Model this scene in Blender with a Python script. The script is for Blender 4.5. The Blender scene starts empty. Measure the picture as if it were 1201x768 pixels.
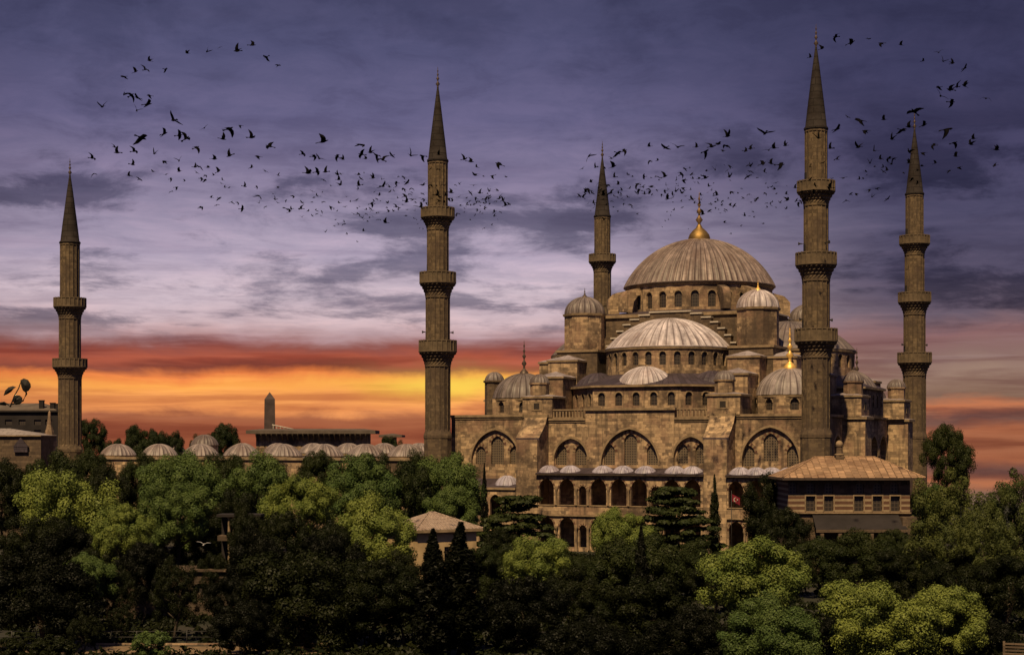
import bpy, math, random
import numpy as np
from mathutils import Matrix, Vector
from mathutils.geometry import tessellate_polygon
random.seed(7)
PI = math.pi
R = math.radians
scene = bpy.context.scene
COL = scene.collection

# ------------------------------------------------------------------ camera
F, CX, HY, CZ = 1913.0, 600.5, 520.0, 16.0        # focal length / centre / horizon in the photo's pixels, eye height
cam = bpy.data.objects.new('camera', bpy.data.cameras.new('camera'))
COL.objects.link(cam); scene.camera = cam
cam.location = (0, 0, CZ); cam.rotation_euler = (R(90), 0, 0)
cam.data.sensor_width = 36; cam.data.lens = 36 * F / 1201
cam.data.shift_y = (HY - 384) / 1201
cam.data.clip_start = 0.5; cam.data.clip_end = 60000

# ------------------------------------------------------------------ light
SUN_EL, SUN_AZ = 54.0, -17.0        # sun behind the viewer; azimuth: minus = from the left
SUN_STRENGTH = 5.0
sun = bpy.data.objects.new('sun_light', bpy.data.lights.new('sun_light', 'SUN'))
COL.objects.link(sun)
sun.data.energy = SUN_STRENGTH; sun.data.angle = R(0.6); sun.data.color = (1.0, 0.73, 0.40)
to_sun = Vector((math.sin(R(SUN_AZ)) * math.cos(R(SUN_EL)), -math.cos(R(SUN_AZ)) * math.cos(R(SUN_EL)), math.sin(R(SUN_EL))))
sun.rotation_euler = to_sun.to_track_quat('Z', 'Y').to_euler()
scene.view_settings.view_transform = 'Standard'
scene.view_settings.look = 'None'
scene.view_settings.exposure = 0.0
scene.view_settings.gamma = 1.0
scene.cycles.use_denoising = True
scene.cycles.max_bounces = 6
scene.cycles.transparent_max_bounces = 4


class NT:
    """small helper to write node trees"""
    def __init__(s, tree): s.t = tree; s.n = tree.nodes; s.l = tree.links
    def node(s, typ, **kw):
        n = s.n.new(typ)
        for k, v in kw.items(): setattr(n, k, v)
        return n
    def put(s, sock, v):
        if isinstance(v, bpy.types.NodeSocket): s.l.new(v, sock)
        else: sock.default_value = v
    def math(s, op, a, b=0.0, c=0.0, clamp=False):
        n = s.node('ShaderNodeMath', operation=op, use_clamp=clamp)
        for i, v in enumerate((a, b, c)): s.put(n.inputs[i], v)
        return n.outputs[0]
    def mix(s, f, a, b, blend='MIX'):
        n = s.node('ShaderNodeMix', data_type='RGBA', blend_type=blend)
        s.put(n.inputs[0], f); s.put(n.inputs[6], a); s.put(n.inputs[7], b)
        return n.outputs[2]
    def ramp(s, f, stops, interp='LINEAR'):
        n = s.node('ShaderNodeValToRGB'); cr = n.color_ramp; cr.interpolation = interp
        while len(cr.elements) < len(stops): cr.elements.new(0.5)
        for e, (p, c) in zip(cr.elements, stops):
            e.position = p; e.color = (*c, 1) if not isinstance(c, (int, float)) else (c, c, c, 1)
        s.put(n.inputs[0], f); return n.outputs[0]
    def step(s, v, a, b):
        n = s.node('ShaderNodeMapRange', interpolation_type='SMOOTHSTEP')
        s.put(n.inputs[0], v); s.put(n.inputs[1], a); s.put(n.inputs[2], b); return n.outputs[0]
    def comb(s, x, y, z=0.0):
        n = s.node('ShaderNodeCombineXYZ')
        for i, v in enumerate((x, y, z)): s.put(n.inputs[i], v)
        return n.outputs[0]
    def noise(s, vec, scale, detail=4, rough=0.55, dist=0.0):
        n = s.node('ShaderNodeTexNoise'); s.put(n.inputs['Vector'], vec)
        n.inputs['Scale'].default_value = scale; n.inputs['Detail'].default_value = detail
        n.inputs['Roughness'].default_value = rough; n.inputs['Distortion'].default_value = dist
        return n.outputs[0]


def rgb(r, g, b):
    f = lambda c: (c / 255 / 12.92) if c / 255 < 0.04045 else ((c / 255 + 0.055) / 1.055) ** 2.4
    return (f(r), f(g), f(b))


# ------------------------------------------------------------------ sky (world): sunset band, streaked clouds, dusk above
world = bpy.data.worlds.new('World'); scene.world = world; world.use_nodes = True
w = NT(world.node_tree); w.n.clear()
tc = w.node('ShaderNodeTexCoord')
sp = w.node('ShaderNodeSeparateXYZ'); w.l.new(tc.outputs['Generated'], sp.inputs[0])
dx, dy, dz = sp.outputs
az = w.math('ARCTAN2', dx, dy)
zc = w.math('MAXIMUM', dz, 0.0)
def P(y): return ((520 - y) / F) / 0.3
lnz = w.math('LOGARITHM', w.math('ADD', zc, 0.035), 2.718282)
slant = w.math('MULTIPLY', az, 0.55)
cv = w.comb(w.math('MULTIPLY', az, 13.0), w.math('ADD', w.math('MULTIPLY', lnz, 6.5), slant), 4.4)
n1 = w.noise(cv, 1.0, 9, 0.64, 0.25)                 # broken cloud patches
n2 = w.noise(w.comb(w.math('MULTIPLY', az, 4.5), w.math('ADD', w.math('MULTIPLY', lnz, 12.0), slant), 9.1), 1.0, 7, 0.58, 0.35)   # streaks
n3 = w.noise(w.comb(w.math('MULTIPLY', az, 4.2), w.math('MULTIPLY', lnz, 3.6), 1.9), 1.0, 3, 0.5, 0.2)     # where the patches gather
n4 = w.noise(w.comb(w.math('MULTIPLY', az, 6.0), w.math('MULTIPLY', zc, 95.0), 5.0), 1.0, 6, 0.6, 0.3)     # thin low bars
n5 = w.noise(w.comb(w.math('MULTIPLY', az, 14.0), w.math('MULTIPLY', zc, 30.0), 2.0), 1.0, 5, 0.6, 0.4)
warp = w.math('ADD', w.math('MULTIPLY', w.math('SUBTRACT', n5, 0.5), 0.020), w.math('MULTIPLY', w.math('SUBTRACT', n4, 0.5), 0.008))
pos = w.math('DIVIDE', w.math('MAXIMUM', w.math('ADD', zc, warp), 0.0), 0.3)
west = w.ramp(pos, [
    (0.0, rgb(150, 80, 50)), (P(506), rgb(160, 86, 54)), (P(490), rgb(170, 98, 62)), (P(480), rgb(232, 142, 74)), (P(466), rgb(250, 160, 76)),
    (P(452), rgb(252, 164, 66)), (P(442), rgb(240, 130, 56)), (P(433), rgb(146, 76, 58)), (P(422), rgb(178, 86, 60)), (P(411), rgb(146, 78, 68)), (P(405), rgb(158, 106, 102)), (P(396), rgb(182, 144, 146)),
    (P(380), rgb(206, 176, 182)), (P(350), rgb(206, 184, 196)), (P(300), rgb(176, 160, 184)), (P(260), rgb(150, 137, 166)), (P(215), rgb(126, 115, 150)),
    (P(150), rgb(96, 91, 132)), (P(70), rgb(75, 75, 115)), (P(0), rgb(64, 65, 102)), (1.0, rgb(54, 56, 96))])
east = w.ramp(pos, [
    (0.0, rgb(150, 88, 58)), (P(504), rgb(168, 98, 64)), (P(490), rgb(118, 84, 74)), (P(476), rgb(196, 116, 74)), (P(464), rgb(136, 104, 86)),
    (P(440), rgb(156, 126, 110)), (P(418), rgb(140, 108, 102)), (P(396), rgb(138, 98, 98)), (P(370), rgb(104, 88, 104)), (P(330), rgb(82, 74, 100)),
    (P(260), rgb(72, 68, 100)), (P(190), rgb(66, 62, 98)), (P(110), rgb(56, 55, 92)), (P(0), rgb(46, 47, 80)), (1.0, rgb(44, 45, 78))])
eastness = w.step(w.math('ADD', az, w.math('MULTIPLY', w.math('SUBTRACT', n3, 0.5), 0.10)), 0.0, 0.25)
base = w.mix(eastness, west, east)
dim = w.math('MULTIPLY', w.step(az, -0.22, -0.36), 0.35)
base = w.mix(dim, base, w.mix(1.0, base, (0.45, 0.42, 0.5, 1), 'MULTIPLY'))
up = w.step(zc, 0.058, 0.075)
lowm = w.math('SUBTRACT', 1.0, up)
deck = w.math('MULTIPLY', up, w.math('SUBTRACT', 1.0, w.math('MULTIPLY', w.step(zc, 0.15, 0.21), 0.70)))
m1 = w.math('MULTIPLY', w.step(w.math('ADD', n1, w.math('MULTIPLY', w.math('SUBTRACT', n3, 0.5), 1.0)), 0.47, 0.66), w.math('MULTIPLY', deck, 0.9))
m2 = w.math('MULTIPLY', w.step(n2, 0.50, 0.70), w.math('MULTIPLY', deck, 0.55))
m3 = w.math('MULTIPLY', w.step(n2, 0.50, 0.30), w.math('MULTIPLY', deck, 0.55))
sky = w.mix(m2, base, w.mix(1.0, base, (1.28, 1.24, 1.18, 1), 'MULTIPLY'))
sky = w.mix(m3, sky, w.mix(1.0, sky, (0.66, 0.64, 0.72, 1), 'MULTIPLY'))
sky = w.mix(m1, sky, w.mix(1.0, sky, (0.34, 0.36, 0.44, 1), 'MULTIPLY'))
bars = w.math('MULTIPLY', w.step(n4, 0.56, 0.36), w.math('MULTIPLY', lowm, 0.75))
sky = w.mix(bars, sky, w.mix(1.0, sky, (0.60, 0.46, 0.52, 1), 'MULTIPLY'))
n6 = w.noise(w.comb(w.math('MULTIPLY', az, 8.0), w.math('MULTIPLY', zc, 150.0), 11.0), 1.0, 5, 0.55, 0.2)
sky = w.mix(w.math('MULTIPLY', w.step(n6, 0.52, 0.68), w.math('MULTIPLY', lowm, 0.45)), sky, w.mix(1.0, sky, (1.22, 1.36, 1.5, 1), 'MULTIPLY'))
n7 = w.noise(w.comb(w.math('MULTIPLY', az, 20.0), w.math('ADD', w.math('MULTIPLY', lnz, 15.0), slant), 6.6), 1.0, 8, 0.66, 0.4)
sky = w.mix(w.math('MULTIPLY', w.step(n7, 0.46, 0.66), w.math('MULTIPLY', up, 0.42)), sky, w.mix(1.0, sky, (1.36, 1.26, 1.20, 1), 'MULTIPLY'))
sky = w.mix(w.math('MULTIPLY', w.step(n7, 0.50, 0.34), w.math('MULTIPLY', up, 0.42)), sky, w.mix(1.0, sky, (0.66, 0.64, 0.70, 1), 'MULTIPLY'))
calm = w.node('ShaderNodeHueSaturation'); calm.inputs['Saturation'].default_value = 0.97; w.l.new(sky, calm.inputs['Color'])
sky = w.mix(lowm, sky, calm.outputs[0])
grey = w.node('ShaderNodeHueSaturation'); grey.inputs['Saturation'].default_value = 0.88; w.l.new(sky, grey.inputs['Color'])
sky = w.mix(up, sky, grey.outputs[0])
# afterglow where the sun set
ga = w.math('DIVIDE', w.math('ADD', az, 0.036), 0.050)
ge = w.math('DIVIDE', w.math('SUBTRACT', w.math('ADD', dz, w.math('MULTIPLY', warp, 0.8)), 0.0365), 0.0068)
gl = w.math('POWER', 2.718282, w.math('MULTIPLY', w.math('ADD', w.math('MULTIPLY', ga, ga), w.math('MULTIPLY', ge, ge)), -1.0))
sky = w.mix(w.math('MULTIPLY', gl, 0.92), sky, (1.0, 0.66, 0.09, 1))
# only the west burns: away from it the band turns to plain dusk
away = w.step(w.math('ABSOLUTE', az), 0.45, 1.2)
sky = w.mix(away, sky, (*rgb(62, 60, 98), 1))
bg = w.node('ShaderNodeBackground'); w.l.new(sky, bg.inputs[0]); bg.inputs[1].default_value = 1.0
ns = w.node('ShaderNodeTexSky'); ns.sky_type = 'NISHITA'; ns.sun_disc = False
ns.sun_elevation = R(SUN_EL); ns.sun_rotation = R(180 + SUN_AZ)
bg2 = w.node('ShaderNodeBackground'); w.l.new(ns.outputs[0], bg2.inputs[0])
w.l.new(w.math('MULTIPLY', w.step(dz, 0.30, 0.60), 0.015), bg2.inputs[1])
ad = w.node('ShaderNodeAddShader'); w.l.new(bg.outputs[0], ad.inputs[0]); w.l.new(bg2.outputs[0], ad.inputs[1])
wo = w.node('ShaderNodeOutputWorld'); w.l.new(ad.outputs[0], wo.inputs[0])


# ------------------------------------------------------------------ materials
def material(name):
    m = bpy.data.materials.new(name); m.use_nodes = True
    t = NT(m.node_tree); b = t.n['Principled BSDF']
    return m, t, b

def uvof(t): return t.node('ShaderNodeTexCoord').outputs['UV']
def objof(t): return t.node('ShaderNodeTexCoord').outputs['Object']

def bump(t, b, h, strength=0.4, dist=0.05):
    n = t.node('ShaderNodeBump'); n.inputs['Strength'].default_value = strength; n.inputs['Distance'].default_value = dist
    t.put(n.inputs['Height'], h); t.l.new(n.outputs[0], b.inputs['Normal'])

def stone(name, c1, c2, mortar, bw=1.0, bh=0.46, stain=0.55, patch=None):
    m, t, b = material(name); uv = uvof(t); ob = objof(t)
    nw = t.node('ShaderNodeTexNoise'); t.l.new(uv, nw.inputs['Vector']); nw.inputs['Scale'].default_value = 0.9; nw.inputs['Detail'].default_value = 2
    vm = t.node('ShaderNodeVectorMath', operation='MULTIPLY_ADD'); t.l.new(nw.outputs[1], vm.inputs[0]); vm.inputs[1].default_value = (0.22, 0.07, 0); t.l.new(uv, vm.inputs[2])
    def courses(w_, h_, off):
        br = t.node('ShaderNodeTexBrick'); t.l.new(vm.outputs[0], br.inputs['Vector'])
        br.offset = off; br.squash = 0.7; br.squash_frequency = 3
        br.inputs['Scale'].default_value = 1.0; br.inputs['Brick Width'].default_value = w_; br.inputs['Row Height'].default_value = h_
        br.inputs['Mortar Size'].default_value = 0.013; br.inputs['Mortar Smooth'].default_value = 0.5; br.inputs['Bias'].default_value = -0.1
        br.inputs['Color1'].default_value = (*[q * 1.12 for q in c1], 1); br.inputs['Color2'].default_value = (*[q * .82 for q in c2], 1); br.inputs['Mortar'].default_value = (*[q * 1.25 for q in mortar], 1)
        return br
    br = courses(bw, bh, 0.5); b2 = courses(bw * 1.7, bh, 0.37)
    sel = t.math('GREATER_THAN', t.noise(ob, 0.5, 2, 0.5), 0.5)
    col = t.mix(sel, br.outputs[0], b2.outputs[0])
    nb = t.noise(ob, 0.13, 7, 0.68)                        # weathered areas
    col = t.mix(t.math('MULTIPLY', t.step(nb, 0.45, 0.62), stain), col, (0.080, 0.056, 0.040, 1))
    if patch:                                             # warm, repaired areas
        nc = t.noise(ob, 0.23, 4, 0.6); col = t.mix(t.math('MULTIPLY', t.step(nc, 0.48, 0.64), 0.6), col, (*patch, 1))
    st = t.node('ShaderNodeMapping'); t.l.new(ob, st.inputs[0]); st.inputs['Scale'].default_value = (1.3, 1.3, 0.10)
    nd = t.noise(st.outputs[0], 1.0, 4, 0.6)              # rain streaks
    col = t.mix(t.math('MULTIPLY', t.step(nd, 0.50, 0.68), 0.65), col, (0.07, 0.052, 0.040, 1))
    ne = t.noise(ob, 2.2, 5, 0.65)
    col = t.mix(0.45, col, t.ramp(ne, [(0.25, 0.45), (0.75, 1.45)]), 'MULTIPLY')
    t.l.new(col, b.inputs['Base Color']); b.inputs['Roughness'].default_value = 0.9
    b.inputs['Specular IOR Level'].default_value = 0.2
    bump(t, b, t.math('ADD', t.math('MULTIPLY', br.outputs[1], -0.6), ne), 0.5, 0.06)
    return m

def lead(name, c, var=0.5, rough=0.55, row=1.6):
    m, t, b = material(name); uv = uvof(t); ob = objof(t)
    br = t.node('ShaderNodeTexBrick'); t.l.new(uv, br.inputs['Vector'])
    br.offset = 0.5; br.inputs['Scale'].default_value = 1.0; br.inputs['Brick Width'].default_value = row; br.inputs['Row Height'].default_value = 1.0
    br.inputs['Mortar Size'].default_value = 0.06; br.inputs['Mortar Smooth'].default_value = 0.4
    br.inputs['Color1'].default_value = (*[x * (1 - var * .5) for x in c], 1); br.inputs['Color2'].default_value = (*[min(1, x * (1 + var * .35)) for x in c], 1)
    br.inputs['Mortar'].default_value = (*[x * .38 for x in c], 1)
    n = t.noise(ob, 0.35, 6, 0.65)
    col = t.mix(t.math('MULTIPLY', t.step(n, 0.46, 0.66), 0.6), br.outputs[0], (c[0] * .42, c[1] * .36, c[2] * .34, 1))
    n2 = t.noise(ob, 1.6, 4, 0.6)
    col = t.mix(0.4, col, t.ramp(n2, [(0.25, 0.55), (0.75, 1.4)]), 'MULTIPLY')
    t.l.new(col, b.inputs['Base Color']); b.inputs['Roughness'].default_value = rough; b.inputs['Specular IOR Level'].default_value = 0.35
    bump(t, b, t.math('ADD', n2, t.math('MULTIPLY', br.outputs[1], -0.5)), 0.35, 0.05)
    return m

def ribbed(name, c, streak=0.6, rough=0.5):
    """lead sheets between standing seams: u metres up the dome, v counts seams"""
    m, t, b = material(name); uv = uvof(t); ob = objof(t)
    s = t.node('ShaderNodeSeparateXYZ'); t.l.new(uv, s.inputs[0]); u, v = s.outputs[0], s.outputs[1]
    fl = t.math('FLOOR', v); fv = t.math('FRACT', v)
    wn = t.node('ShaderNodeTexWhiteNoise', noise_dimensions='1D'); t.l.new(fl, wn.inputs['W']); r = wn.outputs[0]
    st = t.noise(t.comb(t.math('MULTIPLY', u, 0.28), t.math('MULTIPLY', v, 1.7), 0.0), 1.0, 5, 0.6)
    big = t.noise(ob, 0.22, 5, 0.6)
    joint = t.math('LESS_THAN', t.math('FRACT', t.math('ADD', t.math('MULTIPLY', u, 0.42), t.math('MULTIPLY', r, 0.5))), 0.035)
    seam_side = t.math('MULTIPLY', t.step(fv, 0.16, 0.22), t.step(fv, 0.46, 0.26))  # darker strip along one side of each seam
    k = t.math('ADD', 0.62, t.math('MULTIPLY', r, 0.35))
    col = t.mix(1.0, (*c, 1), t.comb(k, k, k), 'MULTIPLY')
    old = t.noise(ob, 0.8, 6, 0.7)
    col = t.mix(0.7, col, t.ramp(old, [(0.3, 0.5), (0.5, 1.0), (0.7, 1.35)]), 'MULTIPLY')
    col = t.mix(streak, col, t.ramp(st, [(0.3, (0.34, 0.31, 0.30)), (0.52, (1.0, 1.0, 1.0)), (0.72, (1.6, 1.56, 1.52))]), 'MULTIPLY')
    col = t.mix(t.math('MULTIPLY', t.step(big, 0.48, 0.66), 0.55), col, (c[0] * .40, c[1] * .32, c[2] * .28, 1))
    col = t.mix(t.math('MULTIPLY', seam_side, 0.75), col, (c[0] * .22, c[1] * .18, c[2] * .17, 1))
    col = t.mix(t.math('MULTIPLY', joint, 0.55), col, (c[0] * .25, c[1] * .22, c[2] * .22, 1))
    t.l.new(col, b.inputs['Base Color']); b.inputs['Roughness'].default_value = rough; b.inputs['Specular IOR Level'].default_value = 0.35
    bump(t, b, st, 0.3, 0.06)
    return m

def plain(name, c, rough=0.8, var=0.35, scale=1.5, metal=0.0, spec=0.3):
    m, t, b = material(name); ob = objof(t)
    n = t.noise(ob, scale, 5, 0.6)
    t.l.new(t.mix(1.0, (*c, 1), t.ramp(n, [(0.25, 1 - var), (0.75, 1 + var)]), 'MULTIPLY'), b.inputs['Base Color'])
    b.inputs['Roughness'].default_value = rough; b.inputs['Metallic'].default_value = metal; b.inputs['Specular IOR Level'].default_value = spec
    return m

def lattice(name, c_bar, c_hole, sx, sy, thick=0.28):
    m, t, b = material(name); uv = uvof(t)
    s = t.node('ShaderNodeSeparateXYZ'); t.l.new(uv, s.inputs[0])
    def tri(v, k): return t.math('ABSOLUTE', t.math('SUBTRACT', t.math('FRACT', t.math('MULTIPLY', v, k)), 0.5))
    hole = t.math('MULTIPLY', t.math('LESS_THAN', tri(s.outputs[0], sx), 0.5 - thick), t.math('LESS_THAN', tri(s.outputs[1], sy), 0.5 - thick))
    t.l.new(t.mix(hole, (*c_bar, 1), (*c_hole, 1)), b.inputs['Base Color']); b.inputs['Roughness'].default_value = 0.5
    return m

def leaf(name, c, var=0.5, trans=0.3):
    m, t, b = material(name); uv = uvof(t)
    s = t.node('ShaderNodeSeparateXYZ'); t.l.new(uv, s.inputs[0])
    oi = t.node('ShaderNodeObjectInfo')
    rnd = t.math('ADD', t.math('MULTIPLY', s.outputs[0], 0.75), t.math('MULTIPLY', oi.outputs['Random'], 0.25))
    c0 = (c[0] * (1 - var) * 0.8, c[1] * (1 - var), c[2] * (1 - var)); c1 = (c[0] * (1 + var), c[1] * (1 + var * .8), c[2] * (1 + var * .3))
    col = t.ramp(rnd, [(0.0, c0), (0.55, c), (1.0, c1)])
    d = t.node('ShaderNodeBsdfDiffuse'); t.l.new(col, d.inputs[0])
    tr = t.node('ShaderNodeBsdfTranslucent'); t.l.new(col, tr.inputs[0])
    mx = t.node('ShaderNodeMixShader'); mx.inputs[0].default_value = trans
    t.l.new(d.outputs[0], mx.inputs[1]); t.l.new(tr.outputs[0], mx.inputs[2])
    g = t.node('ShaderNodeBsdfGlossy'); g.inputs['Roughness'].default_value = 0.5; g.inputs[0].default_value = (1, 1, 1, 1)
    mg = t.node('ShaderNodeMixShader'); mg.inputs[0].default_value = 0.008
    t.l.new(mx.outputs[0], mg.inputs[1]); t.l.new(g.outputs[0], mg.inputs[2])
    t.l.new(mg.outputs[0], t.n['Material Output'].inputs[0])
    return m

M = dict(
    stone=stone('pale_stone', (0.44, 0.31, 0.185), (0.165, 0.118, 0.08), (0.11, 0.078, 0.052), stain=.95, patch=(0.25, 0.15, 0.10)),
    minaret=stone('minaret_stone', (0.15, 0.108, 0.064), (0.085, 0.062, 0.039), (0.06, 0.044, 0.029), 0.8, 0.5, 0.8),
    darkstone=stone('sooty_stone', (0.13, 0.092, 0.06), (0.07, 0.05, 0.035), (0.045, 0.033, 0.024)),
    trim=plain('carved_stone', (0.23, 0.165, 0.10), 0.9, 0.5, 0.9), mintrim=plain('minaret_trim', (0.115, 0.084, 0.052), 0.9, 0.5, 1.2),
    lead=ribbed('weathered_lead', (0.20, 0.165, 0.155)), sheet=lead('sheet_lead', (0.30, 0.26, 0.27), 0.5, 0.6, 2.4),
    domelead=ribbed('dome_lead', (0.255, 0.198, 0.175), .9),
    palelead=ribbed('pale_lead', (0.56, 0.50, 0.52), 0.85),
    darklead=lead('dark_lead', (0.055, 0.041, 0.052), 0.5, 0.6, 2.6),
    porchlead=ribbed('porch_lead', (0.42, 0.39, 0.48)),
    gold=plain('gilded_copper', (0.28, 0.18, 0.065), 0.6, 0.3, 2.0, 0.9),
    gilt=plain('bright_gilding', (0.95, 0.58, 0.16), 0.45, 0.2, 2.0, 0.55),
    brass=plain('dull_brass', (0.24, 0.15, 0.07), 0.5, 0.3, 2.0, 0.6),
    bronze=plain('dark_bronze', (0.09, 0.065, 0.05), 0.5, 0.3, 2.0, 0.4),
    grille=lattice('plaster_grille', (0.13, 0.097, 0.062), (0.015, 0.012, 0.010), 2.6, 2.6, 0.24),
    glass=lattice('window_grid', (0.06, 0.045, 0.033), (0.022, 0.017, 0.014), 2.4, 2.0, 0.13),
    red=plain('red_voussoir', (0.10, 0.05, 0.035), 0.9),
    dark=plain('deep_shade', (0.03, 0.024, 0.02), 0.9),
    midlead=ribbed('brown_lead', (0.34, 0.29, 0.28)),
    palesheet=lead('pale_sheet_roof', (0.30, 0.26, 0.235), 0.3, 0.6, 2.0),
    tile=lead('clay_tile', (0.31, 0.195, 0.115), 0.7, 0.85, 1.0),
    rooftile=lead('faded_tile', (0.35, 0.265, 0.21), 0.4, 0.85, 0.5),
    bark=plain('bark', (0.055, 0.042, 0.03), 0.95, 0.5, 3.0),
    black=plain('black_feathers', (0.0035, 0.003, 0.0035), 0.9, 0.2, 3.0, 0.0, 0.05),
    white=plain('white_feathers', (0.28, 0.27, 0.26), 0.7, 0.1, 3.0),
    iron=plain('dark_iron', (0.035, 0.033, 0.032), 0.6, 0.2),
    plaster=plain('tan_stucco', (0.42, 0.30, 0.16), 0.9, 0.3, 0.7),
)

M['soot'] = plain('sooty_wall', (0.022, 0.018, 0.018), .95, .4, .4); M['sootroof'] = plain('dark_roof', (0.10, 0.078, 0.06), .9, .4, .5); M['soot2'] = plain('dark_granite', (0.07, 0.05, 0.045), .9, .4, .5)
M['rubble'] = stone('rubble', (0.10, 0.072, 0.05), (0.05, 0.037, 0.027), (0.04, 0.03, 0.022), 0.5, 0.26, 0.7)

M['chalk'] = plain('whitewashed_cap', (0.42, 0.37, 0.31), .8, .2)

# ------------------------------------------------------------------ mesh helper
class MB:
    def __init__(s): s.v = []; s.f = []; s.mi = []; s.sm = []; s.uv = []; s.tf = (1.0, 0.0, 0.0, 0.0)
    def rot(s, a, ox=0.0, oy=0.0): s.tf = (math.cos(a), math.sin(a), ox, oy); return s
    def pt(s, p):
        c, n, ox, oy = s.tf
        s.v.append((p[0] * c - p[1] * n + ox, p[0] * n + p[1] * c + oy, p[2])); return len(s.v) - 1
    def face(s, pts, mi=0, smooth=False, uv=None):
        s.f.append([s.pt(p) for p in pts]); s.mi.append(mi); s.sm.append(smooth); s.uv.append(uv)
    def facei(s, idx, mi=0, smooth=False, uv=None):
        s.f.append(list(idx)); s.mi.append(mi); s.sm.append(smooth); s.uv.append(uv)
    def box(s, x0, x1, y0, y1, z0, z1, mi=0, top=True, bottom=True):
        a, b, c, d = (x0, y0), (x1, y0), (x1, y1), (x0, y1)
        s.prism([a, b, c, d], z0, z1, mi, top, bottom)
    def prism(s, poly, z0, z1, mi=0, top=True, bottom=True):
        n = len(poly)
        for i in range(n):
            p, q = poly[i], poly[(i + 1) % n]
            s.face([(*p, z0), (*q, z0), (*q, z1), (*p, z1)], mi)
        if top: s.face([(*p, z1) for p in poly], mi)
        if bottom: s.face([(*p, z0) for p in reversed(poly)], mi)
    def lathe(s, prof, n, cx=0.0, cy=0.0, a0=0.0, mi=0, smooth=True, rf=None):
        rows = []
        for j, (r, z) in enumerate(prof):
            if r < 1e-4: rows.append([s.pt((cx, cy, z))]); continue
            row = []
            for k in range(n):
                a = a0 + 2 * PI * k / n; q = r * (rf(k, j) if rf else 1.0)
                row.append(s.pt((cx + q * math.cos(a), cy + q * math.sin(a), z)))
            rows.append(row)
        for j in range(len(rows) - 1):
            A, B = rows[j], rows[j + 1]
            r = max(prof[j][0], prof[j + 1][0]); per = 2 * PI * r
            l0 = prof[j][1]; l1 = prof[j + 1][1]
            if abs(l1 - l0) < 0.3 * abs(prof[j + 1][0] - prof[j][0]): l1 = l0 + abs(prof[j + 1][0] - prof[j][0])
            for k in range(n):
                k2 = (k + 1) % n; u0, u1 = per * k / n, per * (k + 1) / n
                if len(A) == 1 and len(B) == 1: continue
                if len(B) == 1: s.facei([A[k], A[k2], B[0]], mi, smooth, [(u0, l0), (u1, l0), ((u0 + u1) / 2, l1)])
                elif len(A) == 1: s.facei([A[0], B[k2], B[k]], mi, smooth, [((u0 + u1) / 2, l0), (u1, l1), (u0, l1)])
                else: s.facei([A[k], A[k2], B[k2], B[k]], mi, smooth, [(u0, l0), (u1, l0), (u1, l1), (u0, l1)])
    def dome(s, cx, cy, z0, r, h, ribs, rings=14, amp=0.05, mi=0, fr=(0.0, 0.10, 0.20), hs=(0, 1, 0), rowlen=1.6, bulge=0.0):
        """lead covered dome with standing seams; u counts seams, v is metres up the dome"""
        Rs = (r * r + h * h) / (2 * h); th0 = math.acos(max(-1, min(1, (Rs - h) / Rs)))
        angs, lift, us = [], [], []
        for k in range(ribs):
            for f_, l_ in zip(fr, hs): angs.append(2 * PI * (k + f_) / ribs); lift.append(l_); us.append(k + f_)
        n = len(angs); us.append(float(ribs)); rows = []
        for j in range(rings):
            th = th0 * (1 - j / rings); rr = Rs * math.sin(th); z = z0 + h - Rs * (1 - math.cos(th))
            rr *= 1 + bulge * math.sin(PI * j / rings)
            row = []
            for k in range(n):
                q = rr + lift[k] * amp * (0.35 + 0.65 * rr / r) * math.sin(th) ; zz = z + lift[k] * amp * math.cos(th) * 0.8
                row.append(s.pt((cx + q * math.cos(angs[k]), cy + q * math.sin(angs[k]), zz)))
            rows.append((row, Rs * (th0 - th)))
        top = s.pt((cx, cy, z0 + h))
        for j in range(rings - 1):
            A, l0 = rows[j]; B, l1 = rows[j + 1]
            for k in range(n):
                k2 = (k + 1) % n
                s.facei([A[k], A[k2], B[k2], B[k]], mi, True, [(l0, us[k]), (l0, us[k + 1]), (l1, us[k + 1]), (l1, us[k])])
        A, l0 = rows[-1]
        for k in range(n):
            s.facei([A[k], A[(k + 1) % n], top], mi, True, [(l0, us[k]), (l0, us[k + 1]), (l0 + 1, us[k])])
    def panel(s, p, t, x0, x1, z0, z1, holes=(), depth=0.4, mi=0, mi_r=None, outline=None):
        """upright wall sheet: p foot point, t unit direction (outside is on the right of t); arched holes with reveals"""
        nx, ny = t[1], -t[0]
        def W(a, b, d=0.0): return (p[0] + t[0] * a - nx * d, p[1] + t[1] * a - ny * d, b)
        out = outline or [(x0, z0), (x1, z0), (x1, z1), (x0, z1)]
        loops = [[Vector((a, b, 0)) for a, b in out]] + [[Vector((a, b, 0)) for a, b in h] for h in holes]
        flat = [v for l in loops for v in l]
        for tri in tessellate_polygon(loops):
            a, b, c = [flat[i] for i in tri]
            if (b - a).cross(c - a).z < 0: b, c = c, b
            s.face([W(q.x, q.y) for q in (a, b, c)], mi, False, [(q.x + p[0] + p[1], q.y) for q in (a, b, c)])
        for h in holes:
            n = len(h)
            for i in range(n):
                a, b = h[i], h[(i + 1) % n]
                s.face([W(*a), W(*b), W(*b, depth), W(*a, depth)], mi if mi_r is None else mi_r)
    def sheet(s, p, t, poly, d, mi=0, uv=True):
        nx, ny = t[1], -t[0]
        s.face([(p[0] + t[0] * a - nx * d, p[1] + t[1] * a - ny * d, b) for a, b in poly], mi, False, [(a, b) for a, b in poly] if uv else None)
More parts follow.
